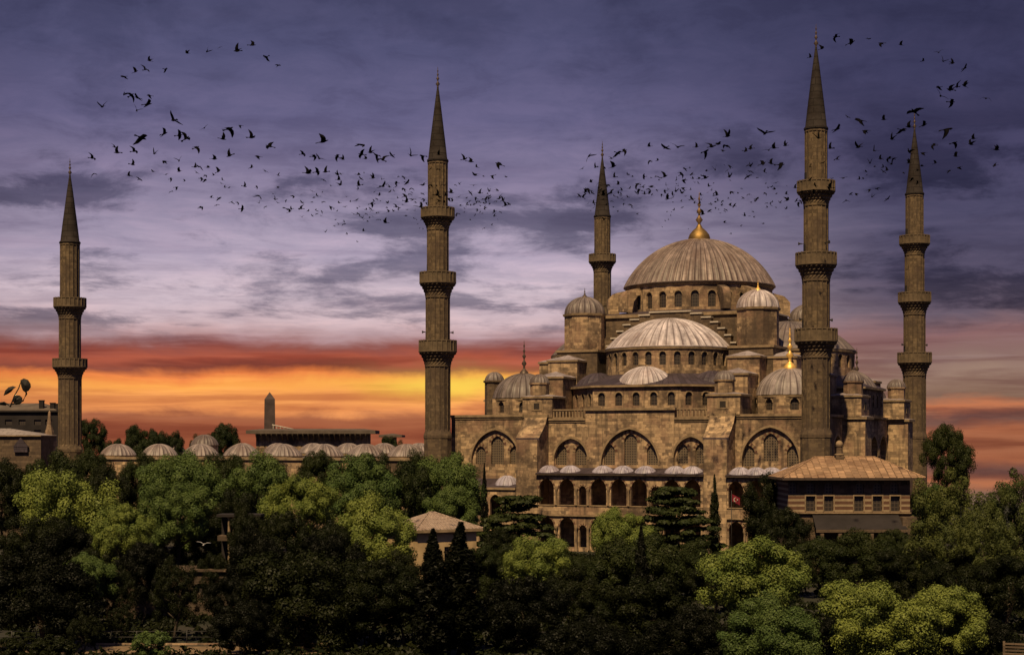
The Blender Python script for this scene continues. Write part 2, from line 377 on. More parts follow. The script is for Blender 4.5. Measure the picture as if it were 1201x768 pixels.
    def ring_arch(s, p, t, xc, zs, h, r, width, proud, mats=(0,), nseg=9, thick=0.12):
        """voussoirs round a pointed arch head, alternating materials"""
        nx, ny = t[1], -t[0]
        inn = arch_pts(xc, zs, zs, h, r, nseg)[1:-1] if False else arch_head(xc, zs, h, r, nseg)
        outn = arch_head(xc, zs, h + width, r, nseg)
        def W(a, b, d): return (p[0] + t[0] * a + nx * d, p[1] + t[1] * a + ny * d, b)
        for i in range(len(inn) - 1):
            a, b, c, d = inn[i], outn[i], outn[i + 1], inn[i + 1]; m = mats[i % len(mats)]
            q = [W(*a, proud), W(*b, proud), W(*c, proud), W(*d, proud)]; k = [W(*a, 0), W(*b, 0), W(*c, 0), W(*d, 0)]
            s.face(list(reversed(q)), m)
            for j in range(4): s.face([q[j], q[(j + 1) % 4], k[(j + 1) % 4], k[j]], m)
    def tube(s, pts, rads, n=6, mi=0, cap=True):
        rows = []
        for i, p in enumerate(pts):
            p = Vector(p); d = (Vector(pts[min(i + 1, len(pts) - 1)]) - Vector(pts[max(i - 1, 0)])).normalized()
            a = d.orthogonal().normalized() if abs(d.z) < 0.95 else Vector((1, 0, 0)); a = (a - d * a.dot(d)).normalized(); b = d.cross(a)
            rows.append([s.pt(p + (a * math.cos(2 * PI * k / n) + b * math.sin(2 * PI * k / n)) * rads[i]) for k in range(n)])
        for j in range(len(rows) - 1):
            for k in range(n): s.facei([rows[j][k], rows[j][(k + 1) % n], rows[j + 1][(k + 1) % n], rows[j + 1][k]], mi, True)
        if cap: s.facei(list(reversed(rows[0])), mi); s.facei(rows[-1], mi)
    def mesh(s, name, mats):
        me = bpy.data.meshes.new(name); me.from_pydata(s.v, [], s.f)
        for m in (mats if isinstance(mats, (list, tuple)) else [mats]): me.materials.append(m)
        me.polygons.foreach_set('material_index', s.mi); me.polygons.foreach_set('use_smooth', s.sm)
        ul = me.uv_layers.new(name='UVMap'); uvs = []
        for fi, f in enumerate(s.f):
            if s.uv[fi] is not None: uvs.extend(c for q in s.uv[fi] for c in q); continue
            a = Vector(s.v[f[0]]); n = Vector((0, 0, 0))
            for i in range(1, len(f) - 1): n += (Vector(s.v[f[i]]) - a).cross(Vector(s.v[f[i + 1]]) - a)
            hl = math.hypot(n.x, n.y)
            if hl > 0.35 * abs(n.z) and hl > 1e-9:
                tx, ty = -n.y / hl, n.x / hl; k = n.length / hl
                for i in f: p = s.v[i]; uvs.extend((p[0] * tx + p[1] * ty, p[2] * k))
            else:
                for i in f: p = s.v[i]; uvs.extend((p[0], p[1]))
        ul.data.foreach_set('uv', uvs); me.update(); return me
    def obj(s, name, mats, parent=None):
        o = bpy.data.objects.new(name, s.mesh(name, mats)); COL.objects.link(o); o.parent = parent; return o


def arch_head(xc, zs, h, r, n=8):
    """points of a pointed arch head from the right springing over the apex to the left; h half width, r radius factor (1 = round)"""
    Rr = h * r; out = []
    te = math.acos((Rr - h) / Rr)
    for i in range(n + 1): a = te * i / n; out.append((xc + h - Rr + Rr * math.cos(a), zs + Rr * math.sin(a)))
    for i in range(n - 1, -1, -1): a = te * i / n; out.append((xc - h + Rr - Rr * math.cos(a), zs + Rr * math.sin(a)))
    return out

def arch_pts(xc, z0, zs, h, r=1.25, n=8):
    return [(xc - h, z0), (xc + h, z0)] + arch_head(xc, zs, h, r, n)

def arch_rise(h, r): return math.sqrt((h * r) ** 2 - (h * r - h) ** 2)

def tag(o, label=None, cat=None, group=None, kind=None):
    for k, v in (('label', label), ('category', cat), ('group', group), ('kind', kind)):
        if v: o[k] = v
    return o

def empty(name, loc, rz=0.0):
    o = bpy.data.objects.new(name, None); COL.objects.link(o); o.location = loc; o.rotation_euler = (0, 0, rz)
    o.empty_display_size = 0.5; return o

def put(name, mesh, parent, loc=(0, 0, 0), rz=0.0):
    o = bpy.data.objects.new(name, mesh); COL.objects.link(o); o.parent = parent; o.location = loc; o.rotation_euler = (0, 0, rz); return o

def px(x, y, Y): return ((x - CX) / F * Y, Y, CZ + (HY - y) / F * Y)

def finial_prof(z, h, r):
    """alem: bulbs on a rod"""
    return [(r * .5, z), (r * .35, z + h * .06), (r, z + h * .16), (r * .3, z + h * .27), (r * .25, z + h * .33), (r * .75, z + h * .41), (r * .25, z + h * .49),
            (r * .2, z + h * .54), (r * .5, z + h * .60), (r * .18, z + h * .66), (r * .15, z + h * .72), (r * .34, z + h * .77), (r * .13, z + h * .83), (r * .1, z + h * .92), (0, z + h)]

# ------------------------------------------------------------------ ground and sea
def build_setting():
    m, t, b = material('park_soil'); ob = objof(t)
    n = t.noise(ob, 0.08, 6, 0.6); n2 = t.noise(ob, 1.5, 5, 0.6)
    t.l.new(t.mix(0.5, t.ramp(n, [(0.35, (0.012, 0.015, 0.005)), (0.65, (0.026, 0.021, 0.012))]), t.ramp(n2, [(0.2, (0.4,) * 3), (0.8, (1.5,) * 3)]), 'MULTIPLY'), b.inputs['Base Color'])
    b.inputs['Roughness'].default_value = 1.0
    g = MB(); ys = [-150, 60, 100, 120, 140, 160, 200, 260, 340, 430, 480, 560, 700]
    zs = [0] * 9 + [0, -6, -24, -50]
    xs = [-900, -400, -200, -100, -50, 0, 50, 100, 200, 400, 900]
    idx = [[g.pt((x, y, z)) for x in xs] for y, z in zip(ys, zs)]
    for j in range(len(ys) - 1):
        for i in range(len(xs) - 1): g.facei([idx[j][i], idx[j][i + 1], idx[j + 1][i + 1], idx[j + 1][i]], 0, True)
    tag(g.obj('ground', m), kind='structure')
    m, t, b = material('sea_water'); b.inputs['Base Color'].default_value = (0.02, 0.025, 0.03, 1); b.inputs['Roughness'].default_value = 0.012
    nv = t.noise(objof(t), 0.02, 4, 0.6); bump(t, b, nv, 0.01, 0.1)
    s = MB(); s.face([(-30000, 560, -40), (30000, 560, -40), (30000, 45000, -40), (-30000, 45000, -40)])
    tag(s.obj('sea', m), kind='structure')
    m = plain('sandy_gravel', (0.17, 0.115, 0.065), 0.95, 0.4, 2.0)
    p = MB(); p.face([(-60, 125.0, 0.02), (-14, 124.0, 0.02), (-14, 128.5, 0.02), (-60, 129.5, 0.02)])
    tag(p.obj('path', m), kind='structure')
    k = MB(); k.box(-60, -14, 129.6, 129.9, 0, 0.14)
    tag(k.obj('path_kerb', M['stone']), kind='structure')
build_setting()

# ------------------------------------------------------------------ mosque
MO = (31.1, 271.0); MA = R(-25.47)
MU = (math.cos(MA), math.sin(MA)); MV = (-math.sin(MA), math.cos(MA))
def at(x, y, v):
    """photo pixel on the upright plane v -> local (u, z)"""
    tx = (x - CX) / F; t = (v + MO[0] * MV[0] + MO[1] * MV[1]) / (tx * MV[0] + MV[1])
    return ((t * tx - MO[0]) * MU[0] + (t - MO[1]) * MU[1], CZ + (HY - y) / F * t)
def m2w(u, v): return (MO[0] + u * MU[0] + v * MV[0], MO[1] + u * MU[1] + v * MV[1])

mosque = empty('mosque', (MO[0], MO[1], 0), MA)
tag(mosque, 'great domed stone mosque with cascading lead half domes and arcaded side', 'mosque')

def window_mesh(h, zs, r=1.0, mat='glass', n=6):
    mb = MB(); mb.sheet((0, 0), (1, 0), arch_pts(0, 0, zs, h, r, n), 0.0); return mb.mesh('window', M[mat])

def drum(parent, name, cx, cy, rad, z0, z1, n, wh, wz0, wzs, mats, a0=0.0, vis=None, depth=0.35, frames=False, nm='window'):
    """faceted drum with an arched, glazed opening in every facet"""
    mb = MB(); half = rad * math.tan(PI / n); wm = window_mesh(wh, wzs - wz0)
    spots = []
    for k in range(n):
        a = a0 + 2 * PI * k / n; o = (math.cos(a), math.sin(a)); t = (-o[1], o[0]); p = (cx + o[0] * rad, cy + o[1] * rad)
        show = vis is None or vis(a)
        holes = [arch_pts(0, wz0, wzs, wh, 1.0, 6)] if show else []
        mb.panel(p, t, -half, half, z0, z1, holes, depth, 0)
        if show:
            mb.ring_arch(p, t, 0, wzs, wh, 1.0, 0.16, 0.05, (1,), 5)
            spots.append((p[0] - o[0] * depth * .9, p[1] - o[1] * depth * .9, wz0, a + PI / 2))
    mb.lathe([(rad + .02, z1 - .45), (rad + .25, z1 - .3), (rad + .3, z1), (rad - 1.2, z1 + .05)], n * 2, cx, cy, a0, 1, False)
    d = mb.obj(name, mats, parent)
    for x, y, z, a in spots: put(nm, wm, d, (x, y, z), a)
    return d

def faces_front(a):   # local outward direction that a viewer in the park could see
    wa = a + MA; return math.sin(wa) < 0.35

def finial(parent, cx, cy, z, h, r, mat='bronze', n=10, cap=None):
    mb = MB()
    if cap:
        rc, hc = cap
        mb.lathe([(rc, z), (rc * 1.02, z + hc * .2), (rc * .9, z + hc * .42), (rc * .62, z + hc * .62), (rc * .3, z + hc * .82), (rc * .18, z + hc)], 32, cx, cy, 0, 0, True, lambda k, j: 1.0 if k % 2 else 0.93)
        z += hc * .97
    mb.lathe(finial_prof(z, h, r), n, cx, cy); return mb.obj('finial', M[mat], parent)

def build_core():
    # main hall: side walls are separate; here the raised square, its roof and the great dome
    b = MB()
    b.box(-13, 13, -13, 13, 20.0, 36.2, 0)
    b.box(-13.35, 13.35, -13.35, 13.35, 36.2, 36.7, 1)
    for sx in (-1, 1):
        for sy in (-1, 1):
            b.box(sx * 14.4 - 3.5, sx * 14.4 + 3.5, sy * 14.4 - 3.5, sy * 14.4 + 3.5, 20.0, 30.6, 0)
            b.box(sx * 14.4 - 3.7, sx * 14.4 + 3.7, sy * 14.4 - 3.7, sy * 14.4 + 3.7, 30.6, 30.95, 1)
    b.obj('raised_square', [M['darkstone'], M['trim']], mosque)
    r = MB(); pts = []
    N = 64
    for k in range(N):
        a = 2 * PI * k / N; c, s = math.cos(a), math.sin(a); q = 13.3 / max(abs(c), abs(s))
        pts.append(((q * c, q * s, 36.72), (12.0 * c, 12.0 * s, 37.35)))
    for k in range(N):
        a, b_ = pts[k], pts[(k + 1) % N]; r.face([a[0], b_[0], b_[1], a[1]], 0)
    r.obj('roof', M['darklead'], mosque)
    drum(mosque, 'main_drum', 0, 0, 12.0, 37.2, 41.75, 28, 0.62, 37.75, 39.75, [M['stone'], M['trim']], 0.05, faces_front)
    d = MB(); d.dome(0, 0, 41.78, 12.45, 8.05, 76, 22, 0.17); d.lathe([(12.3, 41.70), (12.55, 41.74), (12.5, 41.9)], 96, 0, 0)
    dome = d.obj('main_dome', M['domelead'], mosque)
    c_ = MB(); c_.lathe([(1.8, 49.6), (1.84, 50.1), (1.62, 50.7), (1.12, 51.3), (.55, 51.8), (.3, 52.3)], 32, 0, 0, 0, 0, True, lambda k, j: 1.0 if k % 2 else .92); c_.obj('gilded_cap', M['gold'], dome)
    finial(dome, 0, 0, 52.2, 5.7, 0.62, 'brass', 12)
    # flying buttresses on the diagonals of the drum
    for q in range(4):
        for s in (-1, 1):
            fb = MB(); a = PI / 4 + q * PI / 2 + s * 0.17
            fb.rot(a)
            prof = [(11.8, 41.3), (11.8, 40.2), (12.6, 39.9), (13.4, 38.9), (13.8, 37.2), (15.6, 37.2), (15.6, 39.6), (14.6, 40.6)]
            for yy, rev in ((-0.6, False), (0.6, True)):
                pp = [(x, yy, z) for x, z in prof]; fb.face(pp if rev else pp[::-1])
            n = len(prof)
            for i in range(n):
                p_, q_ = prof[i], prof[(i + 1) % n]
                fb.face([(p_[0], -0.6, p_[1]), (q_[0], -0.6, q_[1]), (q_[0], 0.6, q_[1]), (p_[0], 0.6, p_[1])][::-1])
            fb.obj('flying_buttress', M['stone'], mosque)
    # weight turrets
    for sx in (-1, 1):
        for sy in (-1, 1):
            t = MB(); cx, cy = sx * 14.5, sy * 14.5
            t.lathe([(3.3, 30.9), (3.3, 36.4)], 8, cx, cy, PI / 8 + R(8), 0, False)
            t.lathe([(3.3, 36.4), (3.55, 36.55), (3.6, 36.85), (2.9, 36.95)], 8, cx, cy, PI / 8 + R(8), 1, False)
            tt = t.obj('weight_turret', [M['stone'], M['trim']], mosque)
            d = MB(); d.dome(cx, cy, 36.9, 3.15, 2.75, 20, 12, 0.16, 0, (0.0, 0.12, 0.24, 0.6), (0, 1, 0, -0.5), bulge=0.06)
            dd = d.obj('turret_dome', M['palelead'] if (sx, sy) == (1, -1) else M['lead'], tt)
            fm = MB(); fm.lathe([(0.62, 39.45), (0.5, 39.7), (0.2, 40.05)] + finial_prof(40.0, 1.25, 0.2)[1:], 10, cx, cy)
            fm.obj('turret_finial', M['gilt'] if (sx, sy) == (1, -1) else M['bronze'], tt)
build_core()

def build_side(k):
    """one of the four sides: half dome, its drum, the stepped great arch, the lower storey with the exedra dome"""
    A = k * PI / 2; ca, sa = math.cos(A), math.sin(A)
    def rt(x, y): return (x * ca - y * sa, x * sa + y * ca)
    dist, rd = (14.4, 9.9) if k == 0 else (15.4, 10.3)
    cx, cy = rt(0, -dist)
    drum(mosque, 'half_dome_drum', cx, cy, rd, 26.3, 30.75, 28, 0.5, 28.0, 29.55, [M['stone'], M['trim']], A + 0.02,
         lambda a: faces_front(a) and math.cos(a - A + PI / 2) > -0.2)
    d = MB(); d.dome(cx, cy, 30.85, rd + .1, 4.85, 48, 18, 0.15); d.lathe([(rd + .05, 30.78), (rd + .3, 30.8), (rd + .2, 30.95)], 72, cx, cy)
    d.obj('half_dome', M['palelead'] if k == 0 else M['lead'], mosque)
    # stepped extrados of the great arch
    s = MB(); s.rot(A)
    steps = [(3.4, 36.75), (5.2, 36.35), (6.7, 35.7), (7.9, 34.9), (9.0, 33.9), (10.0, 32.8), (10.8, 31.6), (11.6, 30.3)]
    prev = 0.0
    prof = []
    for h, z in steps:
        for sg in (-1, 1):
            s.box(*sorted((sg * prev, sg * h)), -14.1, -13.0, 27.0, z, 0)
            s.box(*sorted((sg * (prev - .04), sg * (h + .12))), -14.3, -13.0, z, z + .22, 1)
        prev = h
    s.obj('stepped_arch', [M['darkstone'], M['chalk']], mosque)
    # lower storey
    poly = [(-12.9, -14.5), (-12.9, -23), (-7, -29), (7, -29), (12.9, -23), (12.9, -14.5)]
    mb = MB(); mb.rot(A); wm = window_mesh(0.55, 1.5); spots = []
    for i in range(5):
        p, q = poly[i], poly[i + 1]; L = math.dist(p, q); t = ((q[0] - p[0]) / L, (q[1] - p[1]) / L)
        n = max(1, round(L / 3.0)); xs = [(j + .5) * L / n for j in range(n)]
        mb.panel(p, t, 0, L, 20.0, 24.5, [arch_pts(x, 21.7, 23.15, 0.55, 1.0, 6) for x in xs], 0.35, 0)
        for x in xs:
            mb.ring_arch(p, t, x, 23.15, 0.55, 1.0, 0.2, 0.05, (1,), 5)
            nx, ny = t[1], -t[0]; wx, wy = rt(p[0] + t[0] * x - nx * .3, p[1] + t[1] * x - ny * .3)
            spots.append((wx, wy, 21.7, math.atan2(t[1], t[0]) + A))
    big = [(x * 1.03, -14.5 + (y + 14.5) * 1.03) for x, y in poly]
    mb.prism(big[::-1] if False else big, 24.5, 24.8, 1)
    ls = mb.obj('lower_storey', [M['stone'], M['trim']], mosque)
    for x, y, z, a in spots: put('window', wm, ls, (x, y, z), a)
    rf = MB(); rf.rot(A); dense = []
    for i in range(5):
        for j in range(6): f = j / 6; dense.append((big[i][0] * (1 - f) + big[i + 1][0] * f, big[i][1] * (1 - f) + big[i + 1][1] * f))
    dense.append(big[-1])
    acc = 0.0
    for i in range(len(dense) - 1):
        p, q = dense[i], dense[i + 1]
        def inn(p):
            vx, vy = p[0], p[1] + dist; l = math.hypot(vx, vy); return (vx / l * (rd - .2), -dist + vy / l * (rd - .2))
        a, b = inn(p), inn(q); l = math.dist(p, q)
        rf.face([(*p, 24.82), (*q, 24.82), (*b, 26.75), (*a, 26.75)], 0, False, [(0, acc), (0, acc + l), (5, acc + l), (5, acc)]); acc += l
    rf.obj('lower_roof', M['darklead'], mosque)
    ex, ey = rt(0, -24.85); d = MB(); d.dome(ex, ey, 24.83, 4.55, 2.9, 32, 12, 0.09)
    for sg in (-1, 1):
        e2 = rt(sg * 9.4, -21.2); d2 = MB(); d2.dome(*e2, 24.83, 3.6, 2.2, 22, 10, 0.07); d2.obj('exedra_dome', M['darklead'], mosque)
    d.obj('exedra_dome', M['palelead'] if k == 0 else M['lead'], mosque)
for k in range(4): build_side(k)

def build_corners():
    for (cx, cy, gold) in ((-22.2, -21.2, 0), (21.3, -20.7, 1), (21.3, 21.0, 0), (-22.0, 21.0, 0)):
        dr = drum(mosque, 'corner_drum', cx, cy, 5.0, 20.0, 23.1, 8, 0.62, 20.9, 22.0, [M['stone'], M['trim']], PI / 8 + 0.02, faces_front)
        d = MB(); d.dome(cx, cy, 23.2, 5.0, 4.0, 28, 14, 0.12, 0, (0.0, 0.12, 0.24), (0, 1, 0), bulge=0.03)
        dd = d.obj('corner_dome', M['midlead'] if gold else M['lead'], mosque)
        finial(dd, cx, cy, 26.9, 4.6 if not gold else 5.0, 0.62 if gold else 0.42, 'gilt' if gold else 'bronze', 10, (0.95, 1.5) if gold else (0.75, 1.2))
    # stair turret by the courtyard corner
    t = MB(); t.lathe([(1.6, 15), (1.6, 25.9), (1.85, 26.05), (1.85, 26.3), (1.4, 26.35)], 8, -29.2, -17.7, PI / 8, 0, False)
    tt = t.obj('stair_turret', M['darkstone'], mosque)
    d = MB(); d.dome(-29.2, -17.7, 26.3, 1.55, 1.4, 14, 8, 0.08); d.obj('turret_dome', M['lead'], tt)
build_corners()

def build_buttresses():
    for k in range(4):
        A = k * PI / 2
        for c in (-15.35, 14.35):
            b = MB(); b.rot(A)
            def pyr(x0, x1, y0, y1, z, h):
                m_ = ((x0 + x1) / 2, (y0 + y1) / 2, z + h); q = [(x0 - .2, y0 - .2, z), (x1 + .2, y0 - .2, z), (x1 + .2, y1 + .2, z), (x0 - .2, y1 + .2, z)]
                for i in range(4): b.face([q[i], q[(i + 1) % 4], m_], 2)
                b.box(x0 - .2, x1 + .2, y0 - .2, y1 + .2, z - .3, z - .01, 1)
            b.box(c - 2.5, c + 2.5, -21.5, -17.0, 20, 28.9, 0); pyr(c - 2.5, c + 2.5, -21.5, -17.0, 29.2, 0.9)
            b.box(c - 2.2, c + 2.2, -26.4, -21.5, 20, 26.1, 0); pyr(c - 2.2, c + 2.2, -26.4, -21.5, 26.4, 0.9)
            b.box(c - 2.4, c + 2.6, -31.3, -26.4, 20, 22.9, 0); pyr(c - 2.4, c + 2.6, -31.3, -26.4, 23.2, 0.5)
            # small square window in the low block
            b.box(c - 0.85, c + 0.85, -31.38, -31.2, 21.0, 22.4, 1); b.box(c - 0.45, c + 0.45, -31.40, -31.2, 21.25, 22.15, 3)
            o = b.obj('buttress', [M['stone'], M['trim'], M['sheet'], M['dark']], mosque)
            t = MB(); t.rot(A); t.lathe([(1.45, 23.3), (1.45, 25.0), (1.62, 25.1), (1.62, 25.3), (1.2, 25.35)], 8, c - .3, -29.6, PI / 8, 0, False)
            tt = t.obj('buttress_turret', M['stone'], o)
            d = MB(); d.rot(A); d.dome(c - .3, -29.6, 25.3, 1.5, 1.35, 18, 8, 0.08, 0, (0, .12, .24, .6), (0, 1, 0, -.4)); d.obj('turret_dome', M['lead'], tt)
build_buttresses()

VW, VP = -31.0, -35.0          # planes of the side wall and of the pier and arcade fronts
def build_front_wall():
    wall = MB(); P0, T = (0, VW), (1, 0)
    wins = []                  # (u, z0, zs, half, material)
    def win(xp, wpx, y0, y1, r=1.3):
        u, z0 = at(xp, y0, VW); u2, _ = at(xp + wpx / 2, y0, VW); h = u2 - u; zt = at(xp, y1, VW)[1]
        return (u, z0, zt - arch_rise(h, r), h)
    bays = []                  # blind arches: (xl, xr, y bottom, y apex, windows)
    bays.append((553, 609, 547, 504, [win(582, 15, 544, 511), win(562.5, 11, 544, 523), win(602, 11, 544, 523)]))
    bays.append((650, 689, 549, 514, [win(657, 13, 545, 521), win(680, 13, 545, 521)]))
    bays.append((705, 772, 549, 503, [win(738.5, 15.5, 545, 508), win(713.5, 13, 545, 520.5), win(764, 13, 545, 520.5)]))
    bays.append((790, 830.5, 549, 512, [win(799.5, 12.5, 544, 520), win(821, 12.5, 544, 520)]))
    bays.append((870, 937, 552, 501, [win(903, 17, 541, 508), win(877, 14, 547, 522), win(929.5, 15, 549, 522)]))
    def seg(u0, u1, z1, items, z0=0.0):
        holes = []; backs = []
        for xl, xr, yb, ya, ws in items:
            ul, zb = at(xl, yb, VW); ur, _ = at(xr, yb, VW); h = (ur - ul) / 2; c = (ul + ur) / 2; za = at((xl + xr) / 2, ya, VW)[1]
            zs = za - arch_rise(h, 1.18); holes.append(arch_pts(c, zb, zs, h, 1.18, 12)); backs.append((c, zb, zs, h, ws))
        wall.panel(P0, T, u0, u1, z0, z1, holes, 0.45, 0)
        for c, zb, zs, h, ws in backs:
            wall.ring_arch(P0, T, c, zs, h, 1.18, 0.3, 0.06, (1,), 10)
            pb = (0, VW + 0.45)
            wall.panel(pb, T, 0, 0, 0, 0, [arch_pts(u, z0_, zs_, hh, 1.3, 8) for u, z0_, zs_, hh in ws], 0.35, 0, outline=arch_pts(c, zb, zs, h, 1.18, 12))
            for u, z0_, zs_, hh in ws:
                wall.ring_arch(pb, T, u, zs_, hh, 1.3, 0.42, 0.05, (2, 1), 6); wins.append((u, z0_, zs_, hh))
    uL, uR = -30.2, 27.2
    seg(uL, -17.0, 20.1, bays[:1]); seg(-13.5, 12.7, 19.5, bays[1:4]); seg(16.0, uR, 19.9, bays[4:])
    # raised middle of the wall and the cornices
    wall.panel((0, VW - .02), T, -7.4, 6.8, 19.52, 20.95, (), 0, 0)
    for u0, u1, z in ((uL, -17.1, 20.1), (-13.6, -7.4, 19.5), (6.8, 12.7, 19.5), (16.1, uR, 19.9)):
        wall.box(u0, u1, VW - .3, VW + .6, z, z + .35, 1); wall.box(u0, u1, VW - .14, VW + .4, z - .3, z, 1)
    wall.box(-7.6, 7.0, VW - .35, VW + .7, 20.95, 21.3, 1); wall.box(-7.4, -7.2, VW, VW + 3, 19.5, 20.95, 0); wall.box(6.6, 6.8, VW, VW + 3, 19.5, 20.95, 0)
    o = wall.obj('side_wall', [M['stone'], M['trim'], M['red']], mosque)
    for u, z0_, zs_, hh in wins:
        mb = MB(); mb.sheet((0, 0), (1, 0), arch_pts(0, z0_, zs_, hh, 1.3, 8), 0); put('window', mb.mesh('window', M['grille']), o, (u, VW + .74, 0))
    # balustrades either side of the raised middle
    for u0, u1 in ((-13.3, -7.8), (7.2, 12.5)):
        bb = MB(); bb.box(u0, u1, VW - .1, VW + .2, 19.86, 20.0); bb.box(u0, u1, VW - .12, VW + .22, 21.0, 21.2)
        n = int((u1 - u0) / .55)
        for i in range(n + 1):
            x = u0 + (u1 - u0 - .24) * i / n; bb.box(x, x + .24, VW - .02, VW + .14, 20.0, 21.0)
        bb.obj('balustrade', M['trim'], mosque)
    # other walls of the hall and the flat leads behind the parapets
    hw = MB()
    hw.panel((27.2, -31), (0, 1), 0, 62, 0, 19.9, [], 0, 0); hw.panel((27.2, 31), (-1, 0), 0, 57.4, 0, 19.9, [], 0, 0); hw.panel((-30.2, 31), (0, -1), 0, 62, 0, 19.9, [], 0, 0)
    hw.box(27.0, 27.6, -31, 31, 19.9, 20.3, 1); hw.box(-30.6, -30.0, -31, 31, 20.1, 20.45, 1)
    hw.obj('hall_wall', [M['stone'], M['trim']], mosque)
    rl = MB(); rl.face([(-30, -30.8, 19.86), (27, -30.8, 19.86), (27, 31, 19.86), (-30, 31, 19.86)], 0); rl.obj('flat_roof', M['darklead'], mosque)
build_front_wall()

def build_piers():
    # front piers with sloping copings
    for u0, u1 in ((-17.1, -13.6), (12.64, 16.1)):
        p = MB()
        side = [(VP, 0), (VW + .5, 0), (VW + .5, 20.0), (VW - .6, 20.0), (VW - 1.4, 18.6), (VP + .3, 16.6), (VP, 16.6)]
        p.face([(u0, y, z) for y, z in side][::-1], 0); p.face([(u1, y, z) for y, z in side], 0)
        n = len(side)
        for i in range(n):
            a, b = side[i], side[(i + 1) % n]; p.face([(u0, *a), (u1, *a), (u1, *b), (u0, *b)], 0)
        # copings proud of the flanks, edge faces coloured dark for the overhang's shadow
        for (a, b) in ((side[3], side[4]), (side[4], side[5])):
            for uu in ((u0 - .18, u1 + .18),):
                p.face([(uu[0], a[0], a[1] + .25), (uu[1], a[0], a[1] + .25), (uu[1], b[0], b[1] + .25), (uu[0], b[0], b[1] + .25)][::-1], 0)
                p.face([(uu[1], a[0], a[1] + .25), (uu[1], b[0], b[1] + .25), (uu[1], b[0], b[1] - .12), (uu[1], a[0], a[1] - .12)][::-1], 2)
                p.face([(uu[0], a[0], a[1] + .25), (uu[0], b[0], b[1] + .25), (uu[0], b[0], b[1] - .12), (uu[0], a[0], a[1] - .12)], 2)
        p.face([(u0 - .18, side[5][0], 16.85), (u1 + .18, side[5][0], 16.85), (u1 + .18, side[5][0], 16.45), (u0 - .18, side[5][0], 16.45)][::-1], 2)
        p.box(u0 - .25, u1 + .25, VW - .75, VW + .8, 20.0, 20.4, 1)
        p.obj('pier', [M['stone'], M['trim'], M['darklead']], mosque)
    # piers, wall arches and cornice of the far end wall
    U0 = 27.2
    for v0, v1 in ((-17.4, -13.3), (12.6, 16.4)):
        p = MB(); p.box(U0 - .5, U0 + 4.6, v0, v1, 0, 19.6, 0); p.box(U0 - .5, U0 + 4.9, v0 - .3, v1 + .3, 19.6, 20.0, 1)
        m_ = [(U0 - .5, v0 - .3, 20.0), (U0 + 4.9, v0 - .3, 20.0), (U0 + 4.9, v1 + .3, 20.0), (U0 - .5, v1 + .3, 20.0)]; tp = (U0 - .4, (v0 + v1) / 2, 20.9)
        for i in range(4): p.face([m_[i], m_[(i + 1) % 4], tp], 2)
        p.obj('pier', [M['stone'], M['trim'], M['sheet']], mosque)
    a = MB()
    for v0, v1 in ((-29.5, -17.4), (-13.3, 12.6), (16.4, 29.5)):
        a.box(U0, U0 + 1.2, v0, v1, 17.4, 19.9, 0); a.box(U0, U0 + 1.5, v0, v1, 19.9, 20.25, 1)
        n = max(1, round((v1 - v0) / 7)); L = (v1 - v0) / n
        for i in range(n):
            c = v0 + L * (i + .5); h = L * .42; zs = 17.2 - arch_rise(h, 1.2)
            a.panel((U0 + 1.2, 0), (0, 1), c - L / 2, c + L / 2, 0, 17.4, [arch_pts(c, 1.0, zs, h, 1.2, 10)], 0.9, 0)
            a.ring_arch((U0 + 1.2, 0), (0, 1), c, zs, h, 1.2, 0.4, 0.08, (1,), 8)
            a.panel((U0 + .3, 0), (0, 1), 0, 0, 0, 0, [arch_pts(c + q * h * .45, 9, 14.2, .5, 1.3, 6) for q in (-1, 1)], .2, 0, outline=arch_pts(c, 1.0, zs, h, 1.2, 10))
    a.obj('end_wall', [M['stone'], M['trim']], mosque)
    for v0, v1 in ((-29.5, -17.4), (-13.3, 12.6), (16.4, 29.5)):
        n = max(1, round((v1 - v0) / 7)); L = (v1 - v0) / n
        for i in range(n):
            c = v0 + L * (i + .5); h = L * .42
            for q in (-1, 1):
                mb = MB(); mb.sheet((0, 0), (0, 1), arch_pts(c + q * h * .45, 9, 14.2, .5, 1.3, 6), 0); put('window', mb.mesh('window', M['grille']), mosque, (U0 + .12, 0, 0))
    # iron railing on the far end roof
build_piers()

